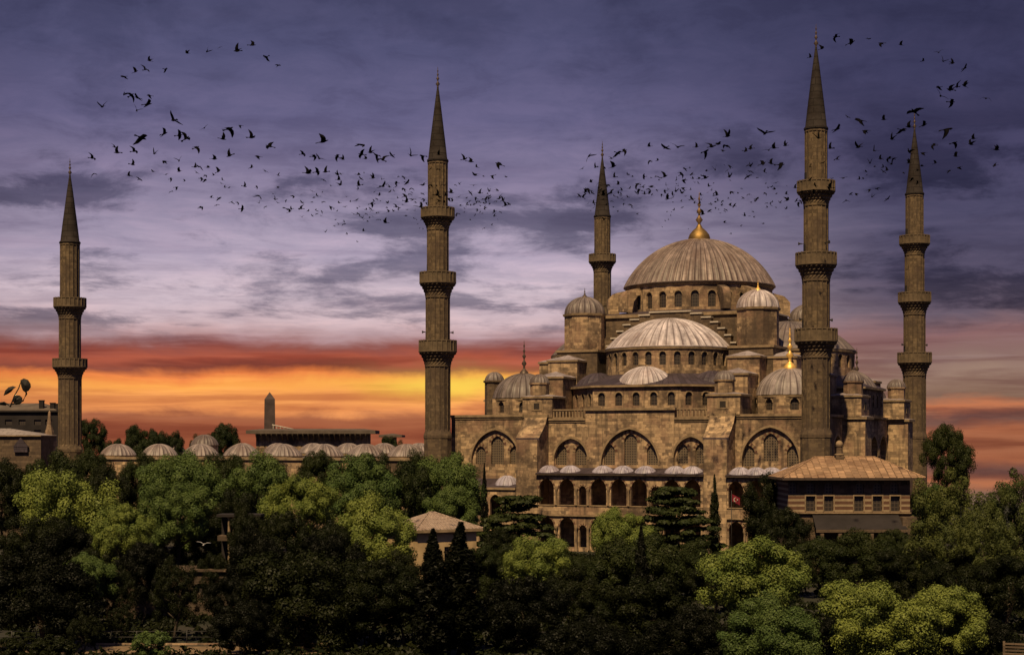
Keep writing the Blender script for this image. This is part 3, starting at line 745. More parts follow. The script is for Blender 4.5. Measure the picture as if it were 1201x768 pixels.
def build_arcade():
    T = (1, 0)
    def gallery(u0, u1, arches, eave, name, lower=True, domes=()):
        """arches: list of (u, half) upper openings"""
        root = MB()
        zp0, zp1 = 5.4, 6.75                   # parapet of the upper floor
        zs = 9.35
        root.panel((0, VP), T, u0, u1, zp1, eave - .3, [arch_pts(u, zp1 + .02, zs - (.0 if h > .8 else .3), h, 1.22, 8) for u, h in arches], .5, 0)
        for u, h in arches: root.ring_arch((0, VP), T, u, zs - (.0 if h > .8 else .3), h, 1.22, .24, .05, (1, 2), 6)
        root.box(u0, u1, VP - .12, VP + .45, zp0, zp1 - .01, 0); root.box(u0, u1, VP - .22, VP + .5, zp1 - .01, zp1 + .12, 1); root.box(u0, u1, VP - .2, VP + .3, zp0 - .2, zp0, 1)
        la = [(u, h) for u, h in arches] if lower else []
        root.panel((0, VP + .1), T, u0, u1, 0, zp0 - .2, [arch_pts(u, .6, 3.6 - (0 if h > .8 else .35), h, 1.22, 8) for u, h in la], .5, 0)
        for u, h in la: root.ring_arch((0, VP + .1), T, u, 3.6 - (0 if h > .8 else .35), h, 1.22, .24, .05, (1, 2), 6)
        root.box(u0, u1, VP + .6, VW - .02, zp0 - .2, zp0 + .3, 1)      # floor slab
        o = root.obj(name, [M['stone'], M['trim'], M['red']], mosque)
        # back of the gallery stays in shade: a real ceiling and the hall wall behind
        cl = MB(); cl.box(u0 - .1, u1 + .1, VP - .55, VW - .02, eave - .3, eave - .05, 0); cl.obj('eaves', M['bronze'], o)
        rf = MB()
        rf.face([(u0 - .1, VP - .6, eave - .04), (u1 + .1, VP - .6, eave - .04), (u1 + .1, VW, eave + .75), (u0 - .1, VW, eave + .75)], 0, False, [(0, u0), (0, u1), (4, u1), (4, u0)])
        rf.face([(u1 + .1, VP - .6, eave - .04), (u1 + .1, VW, eave - .04), (u1 + .1, VW, eave + .75)], 0); rf.face([(u0 - .1, VP - .6, eave - .04), (u0 - .1, VW, eave + .75), (u0 - .1, VW, eave - .04)], 0)
        rf.obj('arcade_roof', M['darklead'], o)
        for u in domes:
            d = MB(); d.dome(u, VP + 1.6, eave + .02, 1.72, 1.1, 16, 8, 0.05); d.obj('arcade_dome', M['porchlead'], o)
        edges = sorted(set(round((arches[i][0] + arches[i][1] + arches[i + 1][0] - arches[i + 1][1]) / 2, 2) for i in range(len(arches) - 1)))
        cm = MB(); cm.lathe([(.2, zp1 + .1), (.2, zp1 + .25), (.14, zp1 + .35), (.125, zs - .5), (.15, zs - .42), (.24, zs - .1), (.24, zs)], 10); cmm = cm.mesh('column', M['trim'])
        for u in edges: put('column', cmm, o, (u, VP - .16, 0))
        if lower:
            c2 = MB(); c2.lathe([(.26, 0), (.26, .3), (.19, .45), (.17, 3.1), (.2, 3.2), (.3, 3.5), (.3, 3.6)], 10); c2m = c2.mesh('column', M['trim'])
            for u in edges: put('column', c2m, o, (u, VP - .2, 0))
        return o
    pxs = [(641, 9.6), (664.6, 9.6), (683.3, 4.6), (702, 9.8), (725.6, 9.8), (749.6, 9.8), (768.3, 4.8), (787.8, 9.8), (812, 10)]
    ar = [(at(x, 580, VP)[0], w_ / 8.0) for x, w_ in pxs]
    gallery(-13.55, 12.6, ar, 11.6, 'arcade', True, [at(x, 550, VP + 1.5)[0] for x in (644, 669, 707, 731, 757, 792, 812)])
    pr = [(at(x, 580, VP)[0], w_ / 8.2) for x, w_ in ((863, 9), (886, 10), (907, 5), (927, 10))]
    gallery(16.15, 26.8, pr, 11.5, 'arcade', True, [at(x, 550, VP + 1.5)[0] for x in (868, 887, 905, 925)])
    # lower gallery of the left bay
    lg = MB(); lg.panel((0, VP), T, -29, -17.15, 0, 9.0, [arch_pts(u, 5.0, 7.2, .9, 1.2, 8) for u in (-27, -23.8, -20.6)], .5, 0)
    lg.box(-29.2, -17.15, VP - .25, VP + .3, 9.0, 9.35, 1)
    lg.face([(-29.2, VP - .2, 9.36), (-17.15, VP - .2, 9.36), (-17.15, VW, 10.6), (-29.2, VW, 10.6)], 2)
    lo = lg.obj('arcade', [M['stone'], M['trim'], M['darklead']], mosque)
    d = MB(); d.dome(-19.6, VP + 2.2, 9.6, 1.9, 1.5, 16, 8, .05); d.obj('arcade_dome', M['porchlead'], lo)
build_arcade()

# ------------------------------------------------------------------ minarets
def balcony(zb, zt, r0, r1, rb):
    """corbelled balcony; zb corbel foot, zt parapet top"""
    mb = MB(); h = zt - zb; zf = zb + h * .52
    prof = [(r0, zb)]
    for i in range(1, 5):
        f = i / 4; rr = r0 + (rb - r0) * (0.30 * f + 0.70 * f * f)
        prof += [(rr, zb + (zf - zb) * (i - .55) / 4), (rr, zb + (zf - zb) * i / 4)]
    mb.lathe(prof, 48, 0, 0, 0, 0, False, lambda k, j: (1.0 if (k + j // 2) % 2 else 0.945) if 0 < j < len(prof) - 1 else 1.0)
    mb.lathe([(rb + .12, zf), (rb + .12, zf + .2), (rb, zf + .22), (rb, zt - .18), (rb + .08, zt - .16), (rb + .08, zt), (rb - .16, zt), (rb - .16, zf + .25), (r1 - .1, zf + .25)], 24, 0, 0, 0, 1, False)
    for k in range(24):
        a = 2 * PI * k / 24; c, s = math.cos(a), math.sin(a); q = rb + .03
        mb.box(q * c - .07, q * c + .07, q * s - .07, q * s + .07, zf + .2, zt + .05, 1)
    return mb

def build_minaret(loc, rz, label, bal, shafts, spire0, spire1, tip, base_z, base_r, speakers=(), first=None):
    root = empty('minaret', (*loc, 0), rz)
    tag(root, label, 'minaret', 'minarets around the mosque')
    if first:                                   # same shapes, copied part by part
        for ch in first.children:
            if ch.name.startswith('loudspeaker'): continue
            c = ch.copy(); COL.objects.link(c); c.parent = root
    else:
        b = MB(); b.lathe([(base_r * 1.12, 0), (base_r * 1.12, base_z - .6), (base_r * 1.16, base_z - .45), (base_r * 1.16, base_z), (shafts[0], base_z + .9)], 12, 0, 0, PI / 12, 0, False)
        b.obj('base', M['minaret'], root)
        zs = [base_z] + [x for bz in bal for x in bz] + [spire0]
        for i in range(len(shafts)):
            z0 = zs[i * 2] if i == 0 else bal[i - 1][1] - .8; z1 = bal[i][0] if i < len(bal) else spire0
            s = MB(); r = shafts[i]
            s.lathe([(r, z0), (r, z1 - .35), (r * 1.07, z1 - .3), (r * 1.07, z1 + .02)], 16, 0, 0, PI / 16, 0, False, lambda k, j: 1.0)
            for k in range(16):                 # slender ribs on the corners
                a = PI / 16 + 2 * PI * k / 16; s.tube([(r * math.cos(a), r * math.sin(a), z0), (r * math.cos(a), r * math.sin(a), z1 - .3)], [.09, .09], 5, 0, False)
            if i:                               # door to the balcony
                s.box(-r - .06, -r + .3, -.4, .4, z0 + .0, z0 + 2.0, 1)
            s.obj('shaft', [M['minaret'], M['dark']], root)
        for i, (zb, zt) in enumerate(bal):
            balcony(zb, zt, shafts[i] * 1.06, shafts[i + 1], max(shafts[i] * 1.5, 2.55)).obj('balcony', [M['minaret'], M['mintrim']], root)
        r = shafts[-1]
        sp_ = MB(); H = spire1 - spire0
        sp_.lathe([(r, spire0 - .02), (r * 1.12, spire0), (r * 1.14, spire0 + .25), (r * 1.0, spire0 + .5), (r * .82, spire0 + H * .25), (r * .58, spire0 + H * .5), (r * .33, spire0 + H * .76), (.12, spire1)], 32, 0, 0, 0, 0, True, lambda k, j: 1.0 if k % 2 else 0.965)
        sp_.obj('spire', M['spire'], root)
        fm = MB(); fm.lathe(finial_prof(spire1 - .05, tip - spire1, .34), 10); fm.obj('finial', M['bronze'], root)
    for a, z in speakers:
        m_ = MB(); ca, sa = math.cos(a), math.sin(a)
        rr = 1.5
        m_.tube([(rr * ca, rr * sa, z), ((rr + .6) * ca, (rr + .6) * sa, z)], [.05, .05], 5); m_.tube([((rr + .5) * ca, (rr + .5) * sa, z), ((rr + .75) * ca, (rr + .75) * sa, z), ((rr + .98) * ca, (rr + .98) * sa, z)], [.07, .10, .24], 8)
        m_.obj('loudspeaker', M['iron'], root)
    return root
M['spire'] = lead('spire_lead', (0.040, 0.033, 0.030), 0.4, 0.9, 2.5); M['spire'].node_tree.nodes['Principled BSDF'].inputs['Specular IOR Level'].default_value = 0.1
BAL = [(28.2, 32.0), (38.9, 42.6), (49.4, 52.6)]; SH = [1.92, 1.84, 1.64, 1.5]
spk = [(R(10), 33.3), (R(-170), 33.3), (R(-60), 43.9), (R(175), 43.9)]
mB = build_minaret((42.5, 228.0), 0.1, 'tallest stone minaret with three balconies at the near corner of the mosque', BAL, SH, 59.75, 71.4, 74.7, 17.3, 1.95, spk)
build_minaret((-11.55, 253.8), 0.0, 'three balcony stone minaret between the domed courtyard and the mosque', BAL, SH, 59.75, 71.4, 74.7, 17.3, 1.95, [(R(15), 33.3), (R(-165), 33.3)], mB)
build_minaret((71.0, 287.7), 0.2, 'three balcony minaret right of the mosque behind the hip roofed pavilion', BAL, SH, 59.75, 71.4, 74.7, 17.3, 1.95, [(R(5), 33.4), (R(-175), 33.4)], mB)
build_minaret((17.5, 316.0), 0.0, 'minaret behind the mosque rising left of the great dome', BAL, SH, 59.75, 71.4, 74.7, 17.3, 1.95, (), mB)
build_minaret((-77.3, 285.2), 0.0, 'shorter two balcony minaret at the far courtyard corner, leftmost', [(27.6, 30.8), (38.0, 41.4)], [1.92, 1.8, 1.62], 50.9, 62.9, 66.0, 15.0, 1.95)

# ------------------------------------------------------------------ courtyard
def build_courtyard():
    root = empty('courtyard', (MO[0], MO[1], 0), MA)
    tag(root, 'low walled courtyard roofed with a row of small lead domes', 'courtyard')
    w_ = MB()
    w_.box(-103, -33.2, -33.9, -33.0, 0, 13.3, 0); w_.box(-103.2, -33.2, -34.2, -32.8, 13.3, 13.7, 1)
    w_.box(-103, -33.2, 31, 32, 0, 13.3, 0); w_.box(-104, -103, -33.9, 32, 0, 13.3, 0)
    w_.obj('courtyard_wall', [M['stone'], M['trim']], root)
    rf = MB(); rf.box(-103, -33, -33.0, -27, 13.0, 13.55, 0); rf.box(-103, -33, 25, 31, 13.0, 13.55, 0); rf.box(-103, -97, -27, 25, 13.0, 13.5, 0); rf.obj('arcade_roof', M['sheet'], root)
    for i in range(8):
        x = 138.5 + 48.4 * i; u = at(x, 530, -29.9)[0]
        d = MB(); d.lathe([(3.2, 13.3), (3.2, 13.9), (3.3, 13.97)], 24, u, -29.9, 0, 1, False); d.dome(u, -29.9, 13.95, 3.15, 2.0, 26, 9, .06); d.obj('small_dome', [M['courtlead'], M['trim']], root)
    for i in range(9):
        x = 160 + 41.5 * i; u = at(x, 526, 28.0)[0]
        if u > -36: continue
        d = MB(); d.lathe([(3.2, 13.5), (3.2, 14.0), (3.3, 14.05)], 24, u, 28, 0, 1, False); d.dome(u, 28, 14.0, 3.15, 2.1, 26, 9, .06); d.obj('small_dome', [M['courtlead'], M['trim']], root)
    d = MB(); gx = at(240, 515, 10)[0]; d.lathe([(2.7, 12), (2.7, 15.6), (2.9, 15.7)], 16, gx, 10, 0, 1, False); d.dome(gx, 10, 15.7, 2.75, 2.1, 24, 9, .06); d.obj('gate_dome', [M['lead'], M['stone']], root)
M['courtlead'] = ribbed('courtyard_lead', (0.30, 0.25, 0.235), 0.8)
build_courtyard()

# ------------------------------------------------------------------ hip roofed pavilion on the right
def hip_roof(mb, x0, x1, y0, y1, ze, zr, inset, mi=0, eave_mi=1, tw=1.0):
    """hipped roof with u along the slope for the tile rows"""
    ym = (y0 + y1) / 2; a, b = (x0 + inset, ym, zr), (x1 - inset, ym, zr)
    sl = math.hypot(ym - y0, zr - ze)
    mb.face([(x0, y0, ze), (x1, y0, ze), b, a], mi, False, [(0, x0 / tw), (0, x1 / tw), (sl / tw, b[0] / tw), (sl / tw, a[0] / tw)])
    mb.face([(x1, y1, ze), (x0, y1, ze), a, b], mi, False, [(0, x1 / tw), (0, x0 / tw), (sl / tw, a[0] / tw), (sl / tw, b[0] / tw)])
    s2 = math.hypot(inset, zr - ze)
    mb.face([(x1, y0, ze), (x1, y1, ze), b], mi, False, [(0, y0 / tw), (0, y1 / tw), (s2 / tw, ym / tw)])
    mb.face([(x0, y1, ze), (x0, y0, ze), a], mi, False, [(0, y1 / tw), (0, y0 / tw), (s2 / tw, ym / tw)])
    mb.box(x0, x1, y0, y1, ze - .3, ze - .01, eave_mi)
    # raised seams
    n = int((x1 - x0) / tw)
    for i in range(1, n):
        x = x0 + (x1 - x0) * i / n
        f = 1.0 if x0 + inset <= x <= x1 - inset else ((x - x0) / inset if x < x0 + inset else (x1 - x) / inset)
        top = (x, y0 + (ym - y0) * f, ze + (zr - ze) * f)
        mb.tube([(x, y0, ze + .02), (top[0], top[1], top[2] + .02)], [.05, .05], 5, mi, False)
    for e in ((x0, y0), (x1, y0)):
        mb.tube([(e[0], e[1], ze + .02), (a if e[0] == x0 else b)], [.1, .1], 6, mi, False)
    mb.tube([a, b], [.1, .1], 6, mi)

def build_pavilion():
    Y = 196.0; X0, _, _ = px(918, 560, Y); X1, _, _ = px(1086, 560, Y); xc = (X0 + X1) / 2; hw = (X1 - X0) / 2
    root = empty('pavilion', (xc, Y, 0)); tag(root, 'low banded brick pavilion with a wide tiled hip roof', 'pavilion')
    def z(y): return CZ + (HY - y) / F * Y
    def x(p): return (p - CX) / F * Y - xc
    r = MB(); hip_roof(r, -hw, hw, 0, 11.5, z(560), z(536), hw - 3.7, 0, 1, 0.85); r.obj('roof', [M['tile'], M['bronze']], root)
    m, t, b = material('banded_masonry'); uv = uvof(t); s = t.node('ShaderNodeSeparateXYZ'); t.l.new(uv, s.inputs[0])
    k = t.math('LESS_THAN', t.math('FRACT', t.math('MULTIPLY', s.outputs[1], 1.55)), 0.42)
    n = t.noise(objof(t), 2.0, 5, .6)
    col = t.mix(k, (0.10, 0.048, 0.028, 1), (0.27, 0.20, 0.12, 1)); col = t.mix(.5, col, t.ramp(n, [(.25, .5), (.75, 1.4)]), 'MULTIPLY')
    t.l.new(col, b.inputs['Base Color']); b.inputs['Roughness'].default_value = .95
    wl = MB(); wx0, wx1 = -hw + .9, hw - 1.6; wy = 1.3
    ws = [(p, 5.4) for p in (953, 974.5, 1010, 1032, 1053)]
    up = [(p, 5.0) for p in (932, 953, 974.5, 1011, 1032, 1052)]
    mpx = Y / F
    holes = [[(x(p) - h_ * mpx, z(600)), (x(p) + h_ * mpx, z(600)), (x(p) + h_ * mpx, z(582)), (x(p) - h_ * mpx, z(582))] for p, h_ in ws]
    holes2 = [arch_pts(x(p), z(579), z(571), h_ * mpx, 1.2, 5) for p, h_ in up]
    wl.panel((0, wy), (1, 0), wx0, wx1, z(601), z(577.5 + 3), [h for h in holes if True], .4, 0)
    wl.panel((0, wy), (1, 0), wx0, wx1, z(580.5), z(562), holes2, .3, 1)
    wl.panel((wx1, wy), (0, 1), 0, 9, z(601), z(562), [], 0, 0); wl.panel((wx0, wy + 9), (0, -1), 0, 9, z(601), z(562), [], 0, 0); wl.panel((wx1, wy + 9), (-1, 0), 0, wx1 - wx0, 0, z(562), [], 0, 0)
    wl.box(wx0 - .1, wx1 + .1, wy - .25, wy + .2, z(602.5), z(601) - .005, 2)
    wl.box(wx0, wx1, wy + .1, wy + 9, 0, z(602.5) - .01, 3)
    wall = wl.obj('wall', [m, M['darkstone'], M['trim'], M['darkstone']], root)
    for (p, h_), (y0, y1) in [(q, (600, 582)) for q in ws]:
        wn = MB(); wn.sheet((0, 0), (1, 0), [(-h_ * mpx, 0), (h_ * mpx, 0), (h_ * mpx, z(y1) - z(y0)), (-h_ * mpx, z(y1) - z(y0))], 0)
        o = put('window', wn.mesh('window', M['glass']), root, (x(p), wy + .36, z(y0)))
        fr = MB(); W_, H_ = h_ * mpx, z(y1) - z(y0)
        for q in ((-W_ - .16, -W_ - .02, 0, H_), (W_ + .02, W_ + .16, 0, H_), (-W_ - .16, W_ + .16, H_ + .005, H_ + .16)): fr.box(q[0], q[1], -.42, -.30, q[2], q[3])
        put('frame', fr.mesh('frame', M['trim']), o)
    for p, h_ in up:
        wn = MB(); wn.sheet((0, 0), (1, 0), arch_pts(0, 0, z(571) - z(579), h_ * mpx, 1.2, 5), 0); put('window', wn.mesh('window', M['grille']), root, (x(p), wy + .26, z(579)))
    # lean-to roof and posts below
    lt = MB(); ya, yb = z(620), z(603.5)
    lt.face([(x(955), wy - 2.6, ya), (x(1062), wy - 2.6, ya), (x(1056), wy - .05, yb), (x(955), wy - .05, yb)], 0, False, [(0, 0), (0, 12), (3, 12), (3, 0)])
    lt.face([(x(1062), wy - 2.6, ya), (x(1062), wy, ya), (x(1056), wy - .05, yb)], 0); lt.box(x(955), x(1062), wy - 2.62, wy - 2.4, ya - .35, ya - .01, 1)
    lt.obj('lean_to_roof', [M['soot'], M['darkstone']], root)
    po = MB(); po.box(-.22, .22, -.22, .22, 0, z(620) - .36); pm = po.mesh('post', M['darkstone'])
    for p in (962, 983, 993, 1020, 1052): put('post', pm, root, (x(p), wy - 2.3, 0))
    sb = MB(); sb.prism([(x(1057), wy - 2.0), (x(1078), wy - 2.0), (x(1078), wy + 6), (x(1057), wy + 6)], 0, z(606), 0); sb.obj('side_block', M['darkstone'], root)
    # chimney with a round white cap
    c = MB(); cx_ = x(995)
    c.box(cx_ - .5, cx_ + .5, 4.9, 5.9, z(540), z(534), 0); c.lathe([(.38, z(534)), (.38, z(524)), (.46, z(523.5)), (.46, z(522))], 10, cx_, 5.4, 0, 0, False)
    c.lathe([(.42, z(522)), (.46, z(520.5)), (.36, z(518)), (.16, z(516.5)), (0, z(516))], 12, cx_, 5.4, 0, 1, True)
    c.lathe([(.6, z(534)), (.66, z(533)), (.4, z(532))], 12, cx_, 5.4, 0, 1, True)
    c.obj('chimney', [M['darkstone'], M['trim']], root)
build_pavilion()

# ------------------------------------------------------------------ small buildings
def build_small_buildings():
    # stucco house among the trees
    Y = 172.0; x_, _, _ = px(506, 610, Y); root = empty('stucco_house', (x_, Y, 0), R(32)); root.scale = (.84, .84, .985); tag(root, 'small ochre house with a low faded tile roof among trees', 'house')
    b = MB(); b.panel((-4.2, -4.0), (1, 0), 0, 8.4, 0, 7.0, [[(1.4 + 2.4 * i, 3.6), (2.3 + 2.4 * i, 3.6), (2.3 + 2.4 * i, 5.4), (1.4 + 2.4 * i, 5.4)] for i in range(3)], .3, 0)
    b.panel((4.2, -4.0), (0, 1), 0, 8, 0, 7.0, [], 0, 0); b.panel((4.2, 4), (-1, 0), 0, 8.4, 0, 7.0, [], 0, 0); b.panel((-4.2, 4), (0, -1), 0, 8, 0, 7.0, [], 0, 0)
    b.obj('wall', M['plaster'], root)
    for i in range(3):
        wn = MB(); wn.sheet((0, 0), (1, 0), [(0, 0), (.9, 0), (.9, 1.8), (0, 1.8)], 0); put('window', wn.mesh('window', M['glass']), root, (-2.8 + 2.4 * i, -3.75, 3.6))
    r = MB(); hip_roof(r, -4.8, 4.8, -4.6, 4.6, 7.25, 8.9, 4.4, 0, 1, .5); r.obj('roof', [M['rooftile'], M['trim']], root)
    # dark town house with chimneys on the far left
    Y = 330.0; root = empty('town_house', (px(28, 500, Y)[0], Y, 0)); tag(root, 'dark town house with chimneys on the skyline at the left edge', 'house')
    def z(y): return CZ + (HY - y) / F * Y
    def X(p): return (p - 28) / F * Y
    b = MB(); cols = [(p, q) for p in (-8, 10, 26, 44, 57) for q in (492, 504)]
    holes = [[(X(p) - .7, z(q + 6)), (X(p) + .7, z(q + 6)), (X(p) + .7, z(q)), (X(p) - .7, z(q))] for p, q in cols]
    b.panel((0, 0), (1, 0), X(-30), X(68), 0, z(483), holes, .3, 0); b.panel((X(68), 0), (0, 1), 0, 12, 0, z(483), [], 0, 0); b.panel((X(-30), 12), (0, -1), 0, 12, 0, z(483), [], 0, 0)
    b.box(X(-30), X(69), -.5, 12, z(483), z(481.5), 1)
    o = b.obj('wall', [M['soot'], M['soot']], root)
    for p, q in cols:
        wn = MB(); wn.sheet((0, 0), (1, 0), [(-.7, 0), (.7, 0), (.7, 1.04), (-.7, 1.04)], 0); put('window', wn.mesh('window', M['glass']), root, (X(p), .28, z(q + 6)))
    r = MB(); r.prism([(X(-30), 0), (X(66), 0), (X(66), 11), (X(-30), 11)], z(481.5), z(480.5)); 
    r.face([(X(-30), 0, z(480.5)), (X(66), 0, z(480.5)), (X(42), 5.5, z(472)), (X(-30), 5.5, z(472))]); r.face([(X(66), 0, z(480.5)), (X(66), 11, z(480.5)), (X(42), 5.5, z(472))]); r.face([(X(66), 11, z(480.5)), (X(-30), 11, z(480.5)), (X(-30), 5.5, z(472)), (X(42), 5.5, z(472))])
    r.obj('roof', M['sootroof'], root)
    for p, y in ((46.5, 470), (59.5, 473), (66, 474)):
        c = MB(); c.box(X(p) - .45, X(p) + .45, 1.0, 1.9, z(482), z(y), 0); c.box(X(p) - .52, X(p) + .52, .93, 1.97, z(y), z(y) + .2, 0); c.obj('chimney', M['soot'], root)
    # low hall with a pale roof
    Y = 262.0; root = empty('low_hall', (px(20, 520, Y)[0], Y, 0)); tag(root, 'low stone hall with pale sloping roof at the left edge', 'hall')
    def z(y): return CZ + (HY - y) / F * Y
    def X(p): return (p - 20) / F * Y
    b = MB(); b.box(X(-45), X(48), 0, 9, 0, z(511.5), 0); b.box(X(-46), X(49), -.4, 9.2, z(511.5), z(510.3), 1); b.obj('wall', [M['darkstone'], M['trim']], root)
    r = MB(); r.face([(X(-46), -.4, z(510.2)), (X(49), -.4, z(510.2)), (X(2), 4.4, z(502)), (X(-46), 4.4, z(502))]); r.face([(X(49), -.4, z(510.2)), (X(49), 9.2, z(510.2)), (X(2), 4.4, z(502))]); r.face([(X(49), 9.2, z(510.2)), (X(-46), 9.2, z(510.2)), (X(-46), 4.4, z(502)), (X(2), 4.4, z(502))]); r.obj('roof', M['palesheet'], root)
    g = MB(); g.prism([(X(17), -.45), (X(33), -.45), (X(33), 0), (X(17), 0)], z(530), z(524)); g.face([(X(16), -.5, z(524)), (X(34), -.5, z(524)), (X(25), -.5, z(513))]); g.face([(X(34), -.5, z(524)), (X(34), 0, z(524)), (X(25), 0, z(513)), (X(25), -.5, z(513))]); g.face([(X(16), 0, z(524)), (X(16), -.5, z(524)), (X(25), -.5, z(513)), (X(25), 0, z(513))]); g.obj('gable', M['darklead'], root)
    # stone pinnacle next to the leftmost minaret
    Y = 270.0; p0 = px(58, 520, Y); pn = MB(); k = Y / F
    pn.lathe([(8.6 * k, 0), (8.6 * k, CZ + 3 * k), (6.5 * k, CZ + 8 * k), (2.6 * k, CZ + 22 * k), (1.5 * k, CZ + 36 * k), (0, CZ + 39 * k)], 6, 0, 0, .3, 0, False)
    o = pn.obj('stone_pinnacle', M['stone']); o.location = (p0[0], Y, 0); tag(o, 'tapering stone pinnacle beside the foot of the leftmost minaret', 'pinnacle')
    # obelisk
    Y = 430.0; p0 = px(316.3, 500, Y); k = Y / F; ob = MB()
    ob.prism([(-3.2, -3.2), (3.2, -3.2), (3.2, 3.2), (-3.2, 3.2)], 0, 2.4)
    h0, h1, zt = 7.2 * k, 5.9 * k, CZ + 52 * k
    q0 = [(-h0, -h0, 2.4), (h0, -h0, 2.4), (h0, h0, 2.4), (-h0, h0, 2.4)]; q1 = [(-h1, -h1, zt), (h1, -h1, zt), (h1, h1, zt), (-h1, h1, zt)]
    for i in range(4): ob.face([q0[i], q0[(i + 1) % 4], q1[(i + 1) % 4], q1[i]]); ob.face([q1[i], q1[(i + 1) % 4], (0, 0, CZ + 60.5 * k)])
    o = ob.obj('obelisk', M['soot2']); o.location = (p0[0], Y, 0); o.rotation_euler.z = R(10); tag(o, 'dark stone obelisk with pyramid tip rising over the courtyard domes', 'obelisk')
    # long hall with deep bracketed eaves in front of the obelisk
    def long_hall(xa, xb, y_top, y_eave, y_wall, Y, lab, n):
        cxp = (xa + xb) / 2; root = empty('long_hall', (px(cxp, 510, Y)[0], Y, 0)); tag(root, lab, 'hall')
        k = Y / F; hw = (xb - xa) / 2 * k
        def z(y): return CZ + (HY - y) * k
        r = MB(); r.prism([(-hw, -2), (hw, -2), (hw, 10), (-hw, 10)], z(y_eave), z(y_top + 2)); r.face([(-hw, -2, z(y_top + 2)), (hw, -2, z(y_top + 2)), (hw - 3, 4, z(y_top)), (-hw + 3, 4, z(y_top))]); r.face([(hw, -2, z(y_top + 2)), (hw, 10, z(y_top + 2)), (hw - 3, 4, z(y_top))]); r.face([(-hw, 10, z(y_top + 2)), (-hw, -2, z(y_top + 2)), (-hw + 3, 4, z(y_top))]); r.face([(hw, 10, z(y_top + 2)), (-hw, 10, z(y_top + 2)), (-hw + 3, 4, z(y_top)), (hw - 3, 4, z(y_top))]); r.obj('roof', M['sootroof'], root)
        w_ = MB(); w_.box(-hw + 2, hw - 2, 0, 9, 0, z(y_eave) - .02, 0); w_.obj('wall', M['stone'], root)
        bm_ = MB(); bm_.prism([(-.12, -1.9), (.12, -1.9), (.12, 0), (-.12, 0)], z(y_eave) - .25, z(y_eave) - .03); bm_.tube([(0, -1.7, z(y_eave) - .2), (0, -.05, z(y_wall))], [.12, .12], 5); bmm = bm_.mesh('bracket', M['trim'])
        for i in range(n): put('bracket', bmm, root, (-hw + 2.2 + (2 * hw - 4.4) * i / (n - 1), 0, 0))
    long_hall(290, 441, 502.5, 508.5, 516, 372.0, 'long low hall with deep bracketed eaves below the obelisk', 22)
    long_hall(445, 472, 508, 512.5, 517, 390.0, 'short low hall left of the centre minaret above the domes', 5)
    # pale scaffold lattice by the obelisk foot
    Y = 385.0; p0 = px(334, 500, Y); k = Y / F; s = MB()
    for i in range(7): s.box((-14 + i * 4.2) * k, (-13.2 + i * 4.2) * k, 0, .3, 14, CZ + (21 - i * .9) * k)
    s.prism([(-15 * k, 0), (14 * k, 0), (14 * k, .3), (-15 * k, .3)], 14, CZ + 12 * k); s.tube([(-15 * k, .15, CZ + 22 * k), (14 * k, .15, CZ + 16 * k)], [.15, .15], 5)
    o = s.obj('roof_railing', M['chalk']); o.location = (p0[0], Y, 0); tag(o, 'pale railing structure on the long hall just right of the obelisk', 'railing')
    # stone outbuilding and columned porch below the courtyard trees
    Y = 149.0; root = empty('garden_building', (px(200, 690, Y)[0], Y, 0)); tag(root, 'low shadowed stone garden building with small square windows', 'building')
    k = Y / F
    def z(y): return CZ + (HY - y) * k
    def X(p): return (p - 200) * k
    b = MB(); ws = [(143, 690), (186, 690), (237, 690), (262, 690)]
    b.panel((0, 0), (1, 0), X(125), X(275), 0, z(670), [[(X(p) - .45, z(q + 5)), (X(p) + .45, z(q + 5)), (X(p) + .45, z(q - 6)), (X(p) - .45, z(q - 6))] for p, q in ws], .35, 0)
    b.panel((X(275), 0), (0, 1), 0, 5, 0, z(670), [], 0, 0); b.panel((X(125), 5), (0, -1), 0, 5, 0, z(670), [], 0, 0); b.box(X(124), X(276), -.3, 5, z(670), z(667.5), 1); b.obj('wall', [M['rubble'], M['darkstone']], root)
    for p, q in ws:
        wn = MB(); wn.sheet((0, 0), (1, 0), [(-.45, 0), (.45, 0), (.45, 11 * k), (-.45, 11 * k)], 0); put('window', wn.mesh('window', M['dark']), root, (X(p), .33, z(q + 5)))
    Y = 160.0; root = empty('porch', (px(280, 640, Y)[0], Y, 0)); tag(root, 'two level stone porch with slim columns between the trees', 'porch')
    k = Y / F
    b = MB(); b.box(-25 * k, 25 * k, 0, 2.2, z_(634, Y), z_(628, Y), 0); b.box(-26 * k, 26 * k, -.1, 2.3, z_(606, Y), z_(603, Y), 1); b.box(-25 * k, 25 * k, 2.3, 2.6, 0, z_(603, Y), 1); b.obj('slab', [M['darkstone'], M['soot']], root)  # near-black top slab and back: shade put into the colour
    cm = MB(); cm.lathe([(.2, z_(628, Y)), (.13, z_(626, Y)), (.12, z_(609, Y)), (.24, z_(606, Y))], 10); cmm = cm.mesh('column', M['trim'])
    for p in (268, 273.5, 300): put('column', cmm, root, ((p - 280) * k, .3, 0))
    c2 = MB(); c2.lathe([(.15, 0), (.13, z_(634, Y))], 10); c2m = c2.mesh('column', M['trim'])
    for p in (268, 300): put('column', c2m, root, ((p - 280) * k, .3, 0))
def z_(y, Y): return CZ + (HY - y) / F * Y
build_small_buildings()

